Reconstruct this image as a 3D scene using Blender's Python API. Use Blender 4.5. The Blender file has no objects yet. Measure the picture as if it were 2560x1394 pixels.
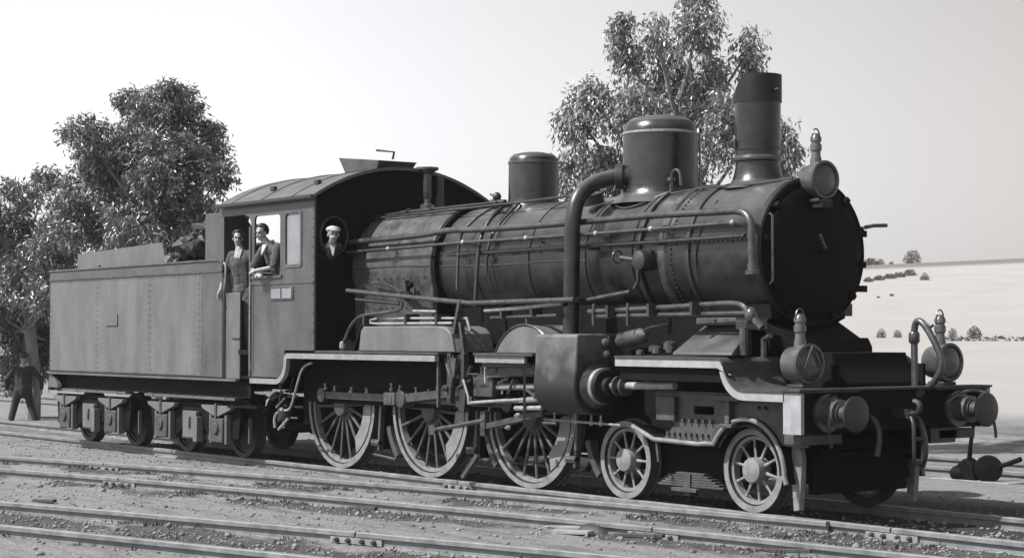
import bpy, bmesh, math, random
import numpy as np
from mathutils import Vector, Matrix
R = math.radians
random.seed(11); rng = np.random.default_rng(11)
scn = bpy.context.scene
COL = scn.collection

# ------------------------------------------------------------------ camera
cam = bpy.data.cameras.new('camera'); camo = bpy.data.objects.new('camera', cam); COL.objects.link(camo)
cam.sensor_width = 36.0; cam.lens = 36.0*4745/2560; cam.clip_end = 6000; cam.clip_start = 0.1
camo.location = (14.40, -14.74, 1.866)
_fw = Vector((-math.cos(R(36.65))*math.cos(R(1.635)), math.sin(R(36.65))*math.cos(R(1.635)), math.sin(R(1.635))))
camo.rotation_euler = _fw.to_track_quat('-Z', 'Y').to_euler()
scn.camera = camo
# ------------------------------------------------------------------ sky and sun
SUN_AZ, SUN_EL = R(-112), R(50)
SD = Vector((math.cos(SUN_EL)*math.cos(SUN_AZ), math.cos(SUN_EL)*math.sin(SUN_AZ), math.sin(SUN_EL)))
w = bpy.data.worlds.new('World'); scn.world = w; w.use_nodes = True
nt = w.node_tree; nt.nodes.clear()
sky = nt.nodes.new('ShaderNodeTexSky'); sky.sky_type = 'NISHITA'; sky.sun_disc = False
sky.sun_elevation = SUN_EL; sky.sun_rotation = math.atan2(SD.x, SD.y); sky.dust_density = 0.3; sky.air_density = 1.0
# old blue-sensitive plate: only the blue of the sky registers
bw = nt.nodes.new('ShaderNodeSeparateColor'); nt.links.new(sky.outputs[0], bw.inputs[0])
# monochrome print: grey sky, toned from cool on the sunward side to warm away from it
tc = nt.nodes.new('ShaderNodeTexCoord')
dot = nt.nodes.new('ShaderNodeVectorMath'); dot.operation = 'DOT_PRODUCT'
dot.inputs[1].default_value = (math.cos(SUN_AZ), math.sin(SUN_AZ), 0)
nt.links.new(tc.outputs['Generated'], dot.inputs[0])
ramp = nt.nodes.new('ShaderNodeValToRGB')
mr = nt.nodes.new('ShaderNodeMapRange'); mr.inputs[1].default_value = -0.8; mr.inputs[2].default_value = 0.8
nt.links.new(dot.outputs['Value'], mr.inputs[0]); nt.links.new(mr.outputs[0], ramp.inputs[0])
ramp.color_ramp.elements[0].position = 0.12; ramp.color_ramp.elements[0].color = (0.70, 0.655, 0.62, 1); ramp.color_ramp.elements[1].color = (1.40, 1.42, 1.48, 1)
e = ramp.color_ramp.elements.new(0.43); e.color = (1.40, 1.42, 1.48, 1)
mx = nt.nodes.new('ShaderNodeMix'); mx.data_type = 'RGBA'; mx.blend_type = 'MULTIPLY'; mx.inputs[0].default_value = 1.0
nt.links.new(bw.outputs[2], mx.inputs[6]); nt.links.new(ramp.outputs[0], mx.inputs[7])
bg = nt.nodes.new('ShaderNodeBackground'); bg.inputs[1].default_value = 0.08
out = nt.nodes.new('ShaderNodeOutputWorld')
nt.links.new(mx.outputs[2], bg.inputs[0]); nt.links.new(bg.outputs[0], out.inputs[0])
sun = bpy.data.lights.new('sun', 'SUN'); sun.energy = 5.0; sun.angle = R(0.55); sun.color = (1.0, 0.985, 0.965)
suno = bpy.data.objects.new('sun', sun); COL.objects.link(suno)
suno.rotation_euler = (-SD).to_track_quat('-Z', 'Y').to_euler(); suno.location = (0, -20, 30)
scn.view_settings.view_transform = 'Standard'; scn.view_settings.look = 'None'
scn.view_settings.exposure = 0.66; scn.view_settings.gamma = 1.0; scn.view_settings.use_curve_mapping = False

# ------------------------------------------------------------------ materials
def grey(v, t=1.0): return (v*(1-0.02*t), v*(1-0.004*t), v*(1+0.035*t), 1)
def mat(name, lo, hi, rough=(0.5, 0.7), scale=6.0, metal=0.0, bump=0.15, bscale=None, stretch=(1, 1, 1), spec=0.5, fine=60.0, tint=1.0, coords='Object'):
    m = bpy.data.materials.new(name); m.use_nodes = True; n = m.node_tree; b = n.nodes['Principled BSDF']
    tcn = n.nodes.new('ShaderNodeTexCoord'); mp = n.nodes.new('ShaderNodeMapping'); mp.inputs['Scale'].default_value = stretch
    n.links.new(tcn.outputs[coords], mp.inputs[0])
    nz = n.nodes.new('ShaderNodeTexNoise'); nz.inputs['Scale'].default_value = scale; nz.inputs['Detail'].default_value = 6; nz.inputs['Roughness'].default_value = 0.65
    n.links.new(mp.outputs[0], nz.inputs[0])
    cr = n.nodes.new('ShaderNodeValToRGB'); cr.color_ramp.elements[0].position = 0.33; cr.color_ramp.elements[1].position = 0.68
    cr.color_ramp.elements[0].color = grey(lo, tint); cr.color_ramp.elements[1].color = grey(hi, tint)
    n.links.new(nz.outputs[0], cr.inputs[0]); n.links.new(cr.outputs[0], b.inputs['Base Color'])
    r = n.nodes.new('ShaderNodeMapRange'); r.inputs[1].default_value = 0.3; r.inputs[2].default_value = 0.7; r.inputs[3].default_value = rough[0]; r.inputs[4].default_value = rough[1]
    n.links.new(nz.outputs[0], r.inputs[0]); n.links.new(r.outputs[0], b.inputs['Roughness'])
    b.inputs['Metallic'].default_value = metal; b.inputs['Specular IOR Level'].default_value = spec
    if bump:
        n2 = n.nodes.new('ShaderNodeTexNoise'); n2.inputs['Scale'].default_value = fine; n2.inputs['Detail'].default_value = 5
        n.links.new(tcn.outputs[coords], n2.inputs[0])
        bp = n.nodes.new('ShaderNodeBump'); bp.inputs['Strength'].default_value = bump; bp.inputs['Distance'].default_value = bscale or 0.01
        n.links.new(n2.outputs[0], bp.inputs['Height']); n.links.new(bp.outputs[0], b.inputs['Normal'])
    return m
M = {}
M['boiler'] = mat('boiler_paint', 0.006, 0.024, (0.20, 0.42), 3.2, bump=0.22, bscale=0.02, fine=7)
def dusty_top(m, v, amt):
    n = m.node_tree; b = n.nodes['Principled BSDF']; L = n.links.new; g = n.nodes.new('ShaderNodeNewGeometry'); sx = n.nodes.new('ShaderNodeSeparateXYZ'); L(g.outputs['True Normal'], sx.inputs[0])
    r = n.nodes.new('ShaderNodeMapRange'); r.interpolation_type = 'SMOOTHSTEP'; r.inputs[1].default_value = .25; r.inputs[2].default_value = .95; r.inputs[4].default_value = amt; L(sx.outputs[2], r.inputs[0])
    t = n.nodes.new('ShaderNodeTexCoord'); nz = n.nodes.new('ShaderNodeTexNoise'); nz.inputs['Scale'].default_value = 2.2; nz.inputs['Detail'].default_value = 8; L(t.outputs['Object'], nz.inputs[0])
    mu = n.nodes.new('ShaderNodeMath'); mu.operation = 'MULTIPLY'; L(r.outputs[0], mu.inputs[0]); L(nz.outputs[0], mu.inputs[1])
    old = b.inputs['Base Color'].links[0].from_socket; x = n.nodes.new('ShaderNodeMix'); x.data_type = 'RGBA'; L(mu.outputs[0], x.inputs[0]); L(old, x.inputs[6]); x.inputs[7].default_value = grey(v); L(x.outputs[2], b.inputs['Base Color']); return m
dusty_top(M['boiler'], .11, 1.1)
M['firebox'] = mat('firebox_cladding', 0.022, 0.075, (0.35, 0.6), 5, bump=0.4, bscale=0.015, fine=14)
M['black'] = mat('black_paint', 0.003, 0.008, (0.6, 0.85), 7, bump=0.2, spec=0.1)
M['smoke'] = mat('smokebox_black', 0.007, 0.015, (0.45, 0.65), 6, bump=0.15, fine=30, spec=0.3)
M['side'] = mat('dusty_side_paint', 0.04, 0.085, (0.36, 0.6), 2.6, bump=0.45, bscale=0.012, fine=16, stretch=(1, 1, .45))
M['tender'] = mat('tender_side_paint', 0.075, 0.13, (0.42, 0.65), 2.2, bump=0.45, bscale=0.012, fine=16, stretch=(1, 1, .4))
M['dust'] = mat('dusty_metal', 0.022, 0.07, (0.5, 0.75), 6, bump=0.35)
M['roof'] = mat('roof_sheet', 0.055, 0.10, (0.6, 0.8), 3, bump=0.2)
M['tyre'] = mat('pale_tyre', 0.12, 0.21, (0.5, 0.75), 9, bump=0.2)
M['spoke'] = mat('spoke_paint', 0.03, 0.075, (0.5, 0.75), 9, bump=0.2)
M['line'] = mat('pale_lining', 0.15, 0.24, (0.5, 0.7), 10, bump=0.1)
M['white'] = mat('white_paint', 0.21, 0.30, (0.5, 0.7), 8, bump=0.1)
M['rod'] = mat('rod_steel', 0.03, 0.085, (0.28, 0.5), 8, metal=0.35, bump=0.15)
M['pipe'] = mat('pipe_metal', 0.05, 0.10, (0.22, 0.42), 8, metal=0.45, bump=0.12)
M['pipe_dark'] = mat('pipe_dark', 0.015, 0.03, (0.36, 0.55), 8, bump=0.12)
M['bright'] = mat('worn_bright_metal', 0.18, 0.32, (0.35, 0.55), 9, metal=0.25, bump=0.12)
M['twheel'] = mat('tender_wheel_iron', 0.02, 0.05, (0.6, 0.8), 9, bump=0.2)
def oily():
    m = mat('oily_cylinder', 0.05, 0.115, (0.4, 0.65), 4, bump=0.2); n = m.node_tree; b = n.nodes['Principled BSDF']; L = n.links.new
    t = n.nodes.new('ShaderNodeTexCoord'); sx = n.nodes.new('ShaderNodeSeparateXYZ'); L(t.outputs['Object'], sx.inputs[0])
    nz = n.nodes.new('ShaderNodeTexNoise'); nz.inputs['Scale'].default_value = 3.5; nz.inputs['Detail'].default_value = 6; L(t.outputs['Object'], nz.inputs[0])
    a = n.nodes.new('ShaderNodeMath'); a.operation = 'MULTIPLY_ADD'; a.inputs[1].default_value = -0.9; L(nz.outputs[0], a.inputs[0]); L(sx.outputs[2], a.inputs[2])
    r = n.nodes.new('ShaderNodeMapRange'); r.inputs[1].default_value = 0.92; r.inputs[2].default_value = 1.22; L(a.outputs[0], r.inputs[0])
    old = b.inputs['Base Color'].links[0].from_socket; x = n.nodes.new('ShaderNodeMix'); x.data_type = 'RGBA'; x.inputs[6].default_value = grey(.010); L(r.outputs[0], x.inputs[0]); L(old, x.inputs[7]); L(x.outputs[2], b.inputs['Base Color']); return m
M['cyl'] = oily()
M['board'] = mat('running_board_plate', 0.02, 0.05, (0.6, 0.85), 6, bump=0.2)
M['lamp'] = mat('lamp_tin', 0.07, 0.13, (0.25, 0.42), 9, metal=0.45, bump=0.1)
M['lens'] = mat('lamp_lens', 0.045, 0.07, (0.10, 0.2), 4, bump=0)
M['pane'] = mat('window_pane', 0.16, 0.21, (0.18, 0.3), 3, bump=0)
M['coal'] = mat('coal', 0.012, 0.05, (0.4, 0.8), 9, bump=0.4)
M['rail'] = mat('rail_steel', 0.11, 0.22, (0.5, 0.75), 5, bump=0.25, metal=0.15)
M['railside'] = mat('rail_side', 0.16, 0.25, (0.6, 0.85), 5, bump=0.25)
M['iron'] = mat('rusty_iron', 0.025, 0.06, (0.6, 0.9), 10, bump=0.4)
M['bark'] = mat('bark', 0.10, 0.28, (0.8, 0.95), 3, bump=0.5, stretch=(3, 3, 0.6))
M['wood'] = mat('weathered_wood', 0.10, 0.30, (0.8, 0.95), 8, bump=0.5, stretch=(0.5, 4, 4))
M['skin'] = mat('skin', 0.18, 0.36, (0.45, 0.6), 20, bump=0.05)
M['hair'] = mat('dark_hair', 0.010, 0.022, (0.4, 0.6), 40, bump=0.3, fine=120)
M['jacket'] = mat('dark_cloth', 0.022, 0.07, (0.8, 0.95), 14, bump=0.9, fine=45, bscale=0.02)
M['jacket2'] = mat('mid_cloth', 0.025, 0.08, (0.8, 0.95), 14, bump=0.9, fine=45, bscale=0.02)
M['trouser'] = mat('grey_cloth', 0.06, 0.12, (0.8, 0.95), 10, bump=0.9, fine=35, bscale=0.02)
M['coat'] = mat('black_cloth', 0.012, 0.022, (0.8, 0.95), 10, bump=0.4, fine=35, bscale=0.02)
M['shirt'] = mat('white_cloth', 0.28, 0.42, (0.8, 0.95), 10, bump=0.2)
M['cap'] = mat('pale_cap', 0.30, 0.42, (0.8, 0.95), 10, bump=0.2)
M['stone'] = mat('ballast_stone', 0.07, 0.26, (0.8, 0.95), 1.7, bump=0.4, coords='Object')
M['weed'] = mat('dry_weed', 0.02, 0.10, (0.7, 0.9), 2.0, bump=0)
M['soot'] = mat('cab_interior', 0.006, 0.012, (0.7, 0.9), 5, bump=0.1, spec=0.1)
def leafmat(name, lo, hi):
    m = mat(name, lo, hi, (0.28, 0.42), 2.2, bump=0, spec=0.8)
    n = m.node_tree; b = n.nodes['Principled BSDF']; tr = n.nodes.new('ShaderNodeBsdfTranslucent'); tr.inputs[0].default_value = grey(hi*0.9)
    ms = n.nodes.new('ShaderNodeMixShader'); ms.inputs[0].default_value = 0.10; o = n.nodes['Material Output']
    n.links.new(b.outputs[0], ms.inputs[1]); n.links.new(tr.outputs[0], ms.inputs[2]); n.links.new(ms.outputs[0], o.inputs[0]); return m
M['leaf'] = leafmat('gum_leaf', 0.09, 0.30)
M['leaf2'] = leafmat('gum_leaf_pale', 0.05, 0.24)
M['bushleaf'] = mat('bush_leaf', 0.05, 0.10, (.7, .9), 2, bump=0, spec=.1)

# ------------------------------------------------------------------ mesh helpers
class MB:
    def __init__(s): s.v = []; s.f = []
    def add(s, v, f):
        o = len(s.v); s.v += [tuple(p) for p in v]; s.f += [tuple(i+o for i in q) for q in f]; return s
    def box(s, x0, x1, y0, y1, z0, z1):
        return s.add([(x, y, z) for x in (x0, x1) for y in (y0, y1) for z in (z0, z1)],
                     [(0, 1, 3, 2), (4, 6, 7, 5), (0, 4, 5, 1), (2, 3, 7, 6), (0, 2, 6, 4), (1, 5, 7, 3)])
    def bar(s, a, b, wd, ht, up=(0, 0, 1)):
        a = Vector(a); b = Vector(b); d = (b-a).normalized(); u = Vector(up); sd = d.cross(u)
        if sd.length < 1e-4: sd = d.cross(Vector((0, 1, 0)))
        sd.normalize(); u = sd.cross(d).normalized()
        v = [p+sd*i*wd/2+u*j*ht/2 for p in (a, b) for i in (-1, 1) for j in (-1, 1)]
        return s.add(v, [(0, 1, 3, 2), (4, 6, 7, 5), (0, 4, 5, 1), (2, 3, 7, 6), (0, 2, 6, 4), (1, 5, 7, 3)])
    def tube(s, pts, r, n=10, cap=True):
        P = [Vector(p) for p in pts]; rr = r if isinstance(r, (list, tuple)) else [r]*len(P)
        t0 = (P[1]-P[0]).normalized(); nrm = t0.orthogonal().normalized(); vs = []; prev = t0
        for i, p in enumerate(P):
            t = (P[1]-P[0]) if i == 0 else (P[-1]-P[-2]) if i == len(P)-1 else (P[i+1]-P[i]).normalized()+(P[i]-P[i-1]).normalized()
            t = t.normalized() if t.length > 1e-9 else prev
            q = prev.rotation_difference(t); nrm = (q @ nrm).normalized(); prev = t; bn = t.cross(nrm)
            for k in range(n):
                a = 2*math.pi*k/n; vs.append(p+(nrm*math.cos(a)+bn*math.sin(a))*rr[i])
        fs = [(i*n+k, i*n+(k+1) % n, (i+1)*n+(k+1) % n, (i+1)*n+k) for i in range(len(P)-1) for k in range(n)]
        if cap: fs += [tuple(range(n-1, -1, -1)), tuple((len(P)-1)*n+k for k in range(n))]
        return s.add(vs, fs)
    def lathe(s, prof, c, axis=(0, 0, 1), n=32, cap=True):   # prof: (radius, height)
        ax = Vector(axis).normalized(); u = ax.orthogonal().normalized(); w_ = ax.cross(u); c = Vector(c); vs = []
        for r, h in prof:
            for k in range(n):
                a = 2*math.pi*k/n; vs.append(c+ax*h+(u*math.cos(a)+w_*math.sin(a))*r)
        fs = [(i*n+k, i*n+(k+1) % n, (i+1)*n+(k+1) % n, (i+1)*n+k) for i in range(len(prof)-1) for k in range(n)]
        if cap: fs += [tuple(range(n-1, -1, -1)), tuple((len(prof)-1)*n+k for k in range(n))]
        return s.add(vs, fs)
    def prism(s, poly, y0, y1):     # poly in (x, z)
        n = len(poly); vs = [(x, y0, z) for x, z in poly]+[(x, y1, z) for x, z in poly]
        fs = [tuple(range(n)), tuple(range(2*n-1, n-1, -1))]+[(i, i+n, (i+1) % n+n, (i+1) % n) for i in range(n)]
        return s.add(vs, fs)
    def ball(s, c, r, n=12, m=8):
        r = r if isinstance(r, (list, tuple)) else (r, r, r); vs = []; c = Vector(c)
        for i in range(m+1):
            t = math.pi*i/m; q = max(math.sin(t), 1e-3)
            for k in range(n):
                a = 2*math.pi*k/n; vs.append((c.x+r[0]*q*math.cos(a), c.y+r[1]*q*math.sin(a), c.z+r[2]*math.cos(t)))
        fs = [(i*n+k, (i+1)*n+k, (i+1)*n+(k+1) % n, i*n+(k+1) % n) for i in range(m) for k in range(n)]
        return s.add(vs, fs+[tuple(range(n)), tuple(range(len(vs)-1, len(vs)-n-1, -1))])
    def mesh(s, name, m, ang=35):
        me = bpy.data.meshes.new(name); me.from_pydata(s.v, [], s.f)
        b = bmesh.new(); b.from_mesh(me); bmesh.ops.recalc_face_normals(b, faces=b.faces); b.to_mesh(me); b.free()
        me.materials.append(M[m] if isinstance(m, str) else m)
        me.shade_smooth(); me.set_sharp_from_angle(angle=R(ang)); return me
    def build(s, name, m, parent=None, bevel=0, ang=35):
        o = bpy.data.objects.new(name, s.mesh(name, m, ang)); COL.objects.link(o); o.parent = parent
        if bevel:
            bv = o.modifiers.new('bevel', 'BEVEL'); bv.width = bevel; bv.segments = 2; bv.limit_method = 'ANGLE'; bv.angle_limit = R(40)
        return o
def inst(name, me, parent, loc=(0, 0, 0), rot=(0, 0, 0)):
    o = bpy.data.objects.new(name, me); COL.objects.link(o); o.parent = parent; o.location = loc; o.rotation_euler = rot; return o
def thing(name, label, cat, loc=(0, 0, 0), group=None):
    o = bpy.data.objects.new(name, None); COL.objects.link(o); o.location = loc; o.empty_display_size = 0.2
    o['label'] = label; o['category'] = cat
    if group: o['group'] = group
    return o
def tag(o, label=None, cat=None, group=None, kind=None):
    for k, v in (('label', label), ('category', cat), ('group', group), ('kind', kind)):
        if v: o[k] = v
    return o
def soft(pts, it=2):
    P = [Vector(p) for p in pts]
    for _ in range(it):
        Q = [P[0]]
        for a, b in zip(P[:-1], P[1:]): Q += [a*0.75+b*0.25, a*0.25+b*0.75]
        Q.append(P[-1]); P = Q
    return P
def arc(cx, cz, r, a0, a1, n=10): return [(cx+r*math.cos(R(a0+(a1-a0)*i/n)), cz+r*math.sin(R(a0+(a1-a0)*i/n))) for i in range(n+1)]
def sheet(outline, holes, y0, y1):
    """flat plate in the x-z plane with openings, thickness y0..y1"""
    b = bmesh.new(); ed = []
    for lp in [outline]+holes:
        vs = [b.verts.new((x, y0, z)) for x, z in lp]
        ed += [b.edges.new((vs[i], vs[(i+1) % len(vs)])) for i in range(len(vs))]
    bmesh.ops.triangle_fill(b, edges=ed, use_beauty=True, use_dissolve=False)
    g = bmesh.ops.extrude_face_region(b, geom=b.faces[:])
    for v in [x for x in g['geom'] if isinstance(x, bmesh.types.BMVert)]: v.co.y = y1
    b.verts.index_update(); m = MB(); m.v = [tuple(v.co) for v in b.verts]; m.f = [tuple(v.index for v in f.verts) for f in b.faces]; b.free(); return m
def turned(mb, fn):
    mb.v = [tuple(fn(Vector(p))) for p in mb.v]; return mb
def rrect(x0, x1, z0, z1, r=0.05, n=4):
    return (arc(x1-r, z1-r, r, 0, 90, n)+arc(x0+r, z1-r, r, 90, 180, n)+arc(x0+r, z0+r, r, 180, 270, n)+arc(x1-r, z0+r, r, 270, 360, n))

# ------------------------------------------------------------------ ground
def yB(x): return np.where(x > 1.6, -0.86, -1.05+0.115*x-0.0058*x*x) if isinstance(x, np.ndarray) else (-0.86 if x > 1.6 else -1.05+0.115*x-0.0058*x*x)
def yD(x): return -5.1+0.26*(x+0.5)-0.004*(x+0.5)**2
def vnoise(x, y, s, seed):
    """smooth value noise"""
    g = np.random.default_rng(seed).random((64, 64)); X = x/s; Y = y/s
    i = np.floor(X).astype(int); j = np.floor(Y).astype(int); fx = X-i; fy = Y-j
    fx = fx*fx*(3-2*fx); fy = fy*fy*(3-2*fy)
    a = g[i % 64, j % 64]; b_ = g[(i+1) % 64, j % 64]; c = g[i % 64, (j+1) % 64]; d = g[(i+1) % 64, (j+1) % 64]
    return (a*(1-fx)+b_*fx)*(1-fy)+(c*(1-fx)+d*fx)*fy
def fbm(x, y, s, seed, o=4):
    t = 0; a = 1; n = 0
    for k in range(o): t = t+a*vnoise(x, y, s, seed+k); n += a; a *= 0.55; s *= 0.47
    return t/n
def sm(e0, e1, x): t = np.clip((x-e0)/(e1-e0), 0, 1); return t*t*(3-2*t)
def ridge_h(x, y):
    # distance behind the line, measured along the photographer's line of sight
    d = (x-14.4)*-0.8023+(y+14.74)*0.597
    lat = (x-14.4)*0.597+(y+14.74)*0.8023
    h = 1.6*sm(44, 95, d)+9.6*sm(85, 300, d)-0.0*lat
    h = h*(1.09+0.0042*(np.clip(lat, -80, 160)-55))
    return h*sm(11, 20, y)-8*sm(330, 700, d)*sm(11, 20, y)
def hgt(x, y):
    near = sm(-26, -20, x)*(1-sm(9, 14, x))*(1-sm(9.5, 12, y))
    h = -0.098+0.05*(fbm(x, y, 2.6, 5)-0.5)+0.04*(fbm(x, y*1.6, 0.5, 9)-0.5)
    B = yB(x)
    for rail, dep in ((B, .02), (B-1.67, .02), (yD(x), .02), (yD(x)-1.7, .02)):
        t = y-rail
        h = h+0.035*np.exp(-((t+0.42)/0.16)**2)*(0.3+fbm(x, y, 0.9, 21))*near-dep*1.9*np.exp(-(t/0.12)**2)*near
    for r0 in (-.834, .834): h = h-0.03*np.exp(-((y-r0)/0.14)**2)
    h = np.minimum(h, -0.02)
    # trackbed shoulder, then a low bank and the field
    h = h+0.12*sm(11, 12.4, y)-0.0
    return h+ridge_h(x, y)
def axis(pts):
    o = [pts[0][0]]
    for a, b, st in pts:
        n = max(1, int(round((b-a)/st))); o += [a+(b-a)*i/n for i in range(1, n+1)]
    return np.array(o)
gx = axis([(-460, -200, 26), (-200, -60, 7), (-60, -28, 1.0), (-28, -14, .11), (-14, 6, .06), (6, 16, .35), (16, 60, 4), (60, 240, 30)])
gy = axis([(-120, -30, 30), (-30, -11, 1.2), (-11, 4, .055), (4, 13, .11), (13, 40, 1.2), (40, 240, 6), (240, 460, 22)])
GX, GY = np.meshgrid(gx, gy, indexing='ij'); GZ = hgt(GX, GY)
nx, ny = len(gx), len(gy); ii = np.arange(nx*ny).reshape(nx, ny)
me = bpy.data.meshes.new('ground'); vv = np.stack([GX, GY, GZ], -1).reshape(-1, 3)
ff = np.stack([ii[:-1, :-1], ii[1:, :-1], ii[1:, 1:], ii[:-1, 1:]], -1).reshape(-1, 4)
me.vertices.add(len(vv)); me.vertices.foreach_set('co', vv.ravel().astype(np.float32))
me.loops.add(ff.size); me.loops.foreach_set('vertex_index', ff.ravel().astype(np.int32))
me.polygons.add(len(ff)); me.polygons.foreach_set('loop_start', np.arange(0, ff.size, 4, dtype=np.int32))
me.update(calc_edges=True); me.shade_smooth()
# dirt map: dark ash and weed-stained strips beside the rails, clean pale gravel between them
def dirtmap(x, y):
    d = 0.42*fbm(x*0.5, y*1.5, 1.1, 31)
    B = yB(x)
    for rail in (B, B-1.67, yD(x)-0.1):
        d = d+1.05*np.exp(-((y-rail+0.50)/0.19)**2)*sm(0.33, 0.58, fbm(x, y*1.5, 0.8, 41))
    d = d+0.75*sm(0.0, 0.35, yD(x)-0.45-y)*(1-sm(1.1, 1.5, yD(x)-y))*sm(0.30, 0.5, fbm(x, y, 1.6, 51))
    d = d+0.8*sm(0.2, 1.3, x)*sm(-2.3, -1.9, y)*(1-sm(-0.3, 0.4, y))*(0.35+0.65*fbm(x, y, 0.7, 61))
    d = d+0.40*sm(-1.2, -0.9, y)*(1-sm(0.9, 1.25, y))*fbm(x, y, 0.8, 71)
    d = d+0.28*sm(12.2, 13, y)*(1-sm(14.5, 17, y))
    return np.clip(d, 0, 1)
at = me.attributes.new('dirt', 'FLOAT', 'POINT'); at.data.foreach_set('value', dirtmap(vv[:, 0], vv[:, 1]).astype(np.float32))
oil = sm(-.86+.25*sm(.8, 2.2, vv[:, 0]), -.60+.5*sm(.8, 2.2, vv[:, 0]), vv[:, 1])*(1-sm(2.2, 3.4, vv[:, 1]))*sm(-19, -16, vv[:, 0])*(1-sm(2.4, 3.6, vv[:, 0])); at_oil_shade = me.attributes.new('oil', 'FLOAT', 'POINT'); at_oil_shade.data.foreach_set('value', oil.astype(np.float32))  # oily cinders and the engine's shadow, both put into the ground colour
dd = (vv[:, 0]-14.4)*-0.8023+(vv[:, 1]+14.74)*0.597; ll = ((vv[:, 0]-14.4)*0.597+(vv[:, 1]+14.74)*0.8023)/np.maximum(dd, 1)
pl = sm(238, 250, dd)*(1-sm(285, 297, dd))*sm(17, 22, vv[:, 1]); at4 = me.attributes.new('plough', 'FLOAT', 'POINT'); at4.data.foreach_set('value', pl.astype(np.float32))
far = sm(17, 22, vv[:, 1]); at2 = me.attributes.new('field', 'FLOAT', 'POINT'); at2.data.foreach_set('value', far.astype(np.float32))
def groundmat():
    m = bpy.data.materials.new('ash_gravel'); m.use_nodes = True; n = m.node_tree; b = n.nodes['Principled BSDF']; L = n.links.new
    t = n.nodes.new('ShaderNodeTexCoord')
    def noise(s, d=6, st=(1, 1, 1)):
        mp = n.nodes.new('ShaderNodeMapping'); mp.inputs['Scale'].default_value = st; L(t.outputs['Object'], mp.inputs[0])
        z = n.nodes.new('ShaderNodeTexNoise'); z.inputs['Scale'].default_value = s; z.inputs['Detail'].default_value = d; z.inputs['Roughness'].default_value = 0.7; L(mp.outputs[0], z.inputs[0]); return z.outputs[0]
    def rmp(src, a, ca, b_, cb):
        r = n.nodes.new('ShaderNodeValToRGB'); r.color_ramp.elements[0].position = a; r.color_ramp.elements[1].position = b_
        r.color_ramp.elements[0].color = ca; r.color_ramp.elements[1].color = cb; L(src, r.inputs[0]); return r.outputs[0]
    def mix(f, a, b_):
        x = n.nodes.new('ShaderNodeMix'); x.data_type = 'RGBA'; L(f, x.inputs[0]) if not isinstance(f, float) else None; L(a, x.inputs[6]); L(b_, x.inputs[7]); return x.outputs[2]
    pale = rmp(noise(26, 9), 0.28, grey(0.10, .4), 0.66, grey(0.245, .4))
    dark = rmp(noise(11, 8), 0.3, grey(0.028, .4), 0.7, grey(0.095, .4))
    a1 = n.nodes.new('ShaderNodeAttribute'); a1.attribute_name = 'dirt'; a2 = n.nodes.new('ShaderNodeAttribute'); a2.attribute_name = 'field'
    add = n.nodes.new('ShaderNodeMath'); add.operation = 'ADD'; L(a1.outputs['Fac'], add.inputs[0])
    sub = n.nodes.new('ShaderNodeMath'); sub.operation = 'MULTIPLY_ADD'; L(noise(3.2, 9, (.22, 1.5, 1)), sub.inputs[0]); sub.inputs[1].default_value = 2.2; sub.inputs[2].default_value = -1.12; L(sub.outputs[0], add.inputs[1])
    fac = rmp(add.outputs[0], 0.18, (0, 0, 0, 1), 0.75, (1, 1, 1, 1))
    c = mix(fac, pale, dark)
    fld = rmp(noise(0.16, 9, (1, 1, 0.1)), 0.3, (0.275, 0.261, 0.25, 1), 0.7, (0.325, 0.308, 0.295, 1))
    def const(col):
        x = n.nodes.new('ShaderNodeRGB'); x.outputs[0].default_value = col; return x.outputs[0]
    a_oil_shade = n.nodes.new('ShaderNodeAttribute'); a_oil_shade.attribute_name = 'oil'; a4 = n.nodes.new('ShaderNodeAttribute'); a4.attribute_name = 'plough'  # 'oil' mask holds oily cinders and the engine's painted shadow
    c = mix(a_oil_shade.outputs['Fac'], c, rmp(noise(9, 8), .3, grey(.015), .75, grey(.055)))  # oiled ground, darkened further with the locomotive's shade painted in
    fld = mix(a4.outputs['Fac'], fld, const((.125, .12, .115, 1)))
    c = mix(a2.outputs['Fac'], c, fld); L(c, b.inputs['Base Color'])
    b.inputs['Roughness'].default_value = 0.9; b.inputs['Specular IOR Level'].default_value = 0.2
    bp = n.nodes.new('ShaderNodeBump'); bp.inputs['Strength'].default_value = 0.9; bp.inputs['Distance'].default_value = 0.03; L(noise(30, 9), bp.inputs['Height']); L(bp.outputs[0], b.inputs['Normal'])
    return m
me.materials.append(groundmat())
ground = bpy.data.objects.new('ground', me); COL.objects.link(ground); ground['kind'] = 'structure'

# ------------------------------------------------------------------ tracks
PROF = [(-.06, -.150), (.06, -.150), (.06, -.138), (.010, -.118), (.008, -.054), (.040, -.046), (.041, -.008), (.032, 0), (-.032, 0), (-.041, -.008), (-.040, -.046), (-.008, -.054), (-.010, -.118), (-.06, -.138)]
def rail_mesh(path):
    m = MB(); n = len(PROF); P = [Vector((x, y, 0)) for x, y in path]; vs = []
    for i, p in enumerate(P):
        t = (P[min(i+1, len(P)-1)]-P[max(i-1, 0)]).normalized(); nn = Vector((-t.y, t.x, 0))
        vs += [p+nn*a+Vector((0, 0, z)) for a, z in PROF]
    fs = [(i*n+k, i*n+(k+1) % n, (i+1)*n+(k+1) % n, (i+1)*n+k) for i in range(len(P)-1) for k in range(n)]
    return m.add(vs, fs+[tuple(range(n)), tuple(range(len(vs)-1, len(vs)-n-1, -1))])
bolt_me = MB().lathe([(.026, 0), (.026, .022), (.017, .024), (.017, .045)], (0, 0, 0), (0, -1, 0), 6).mesh('bolt', 'iron')
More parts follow.
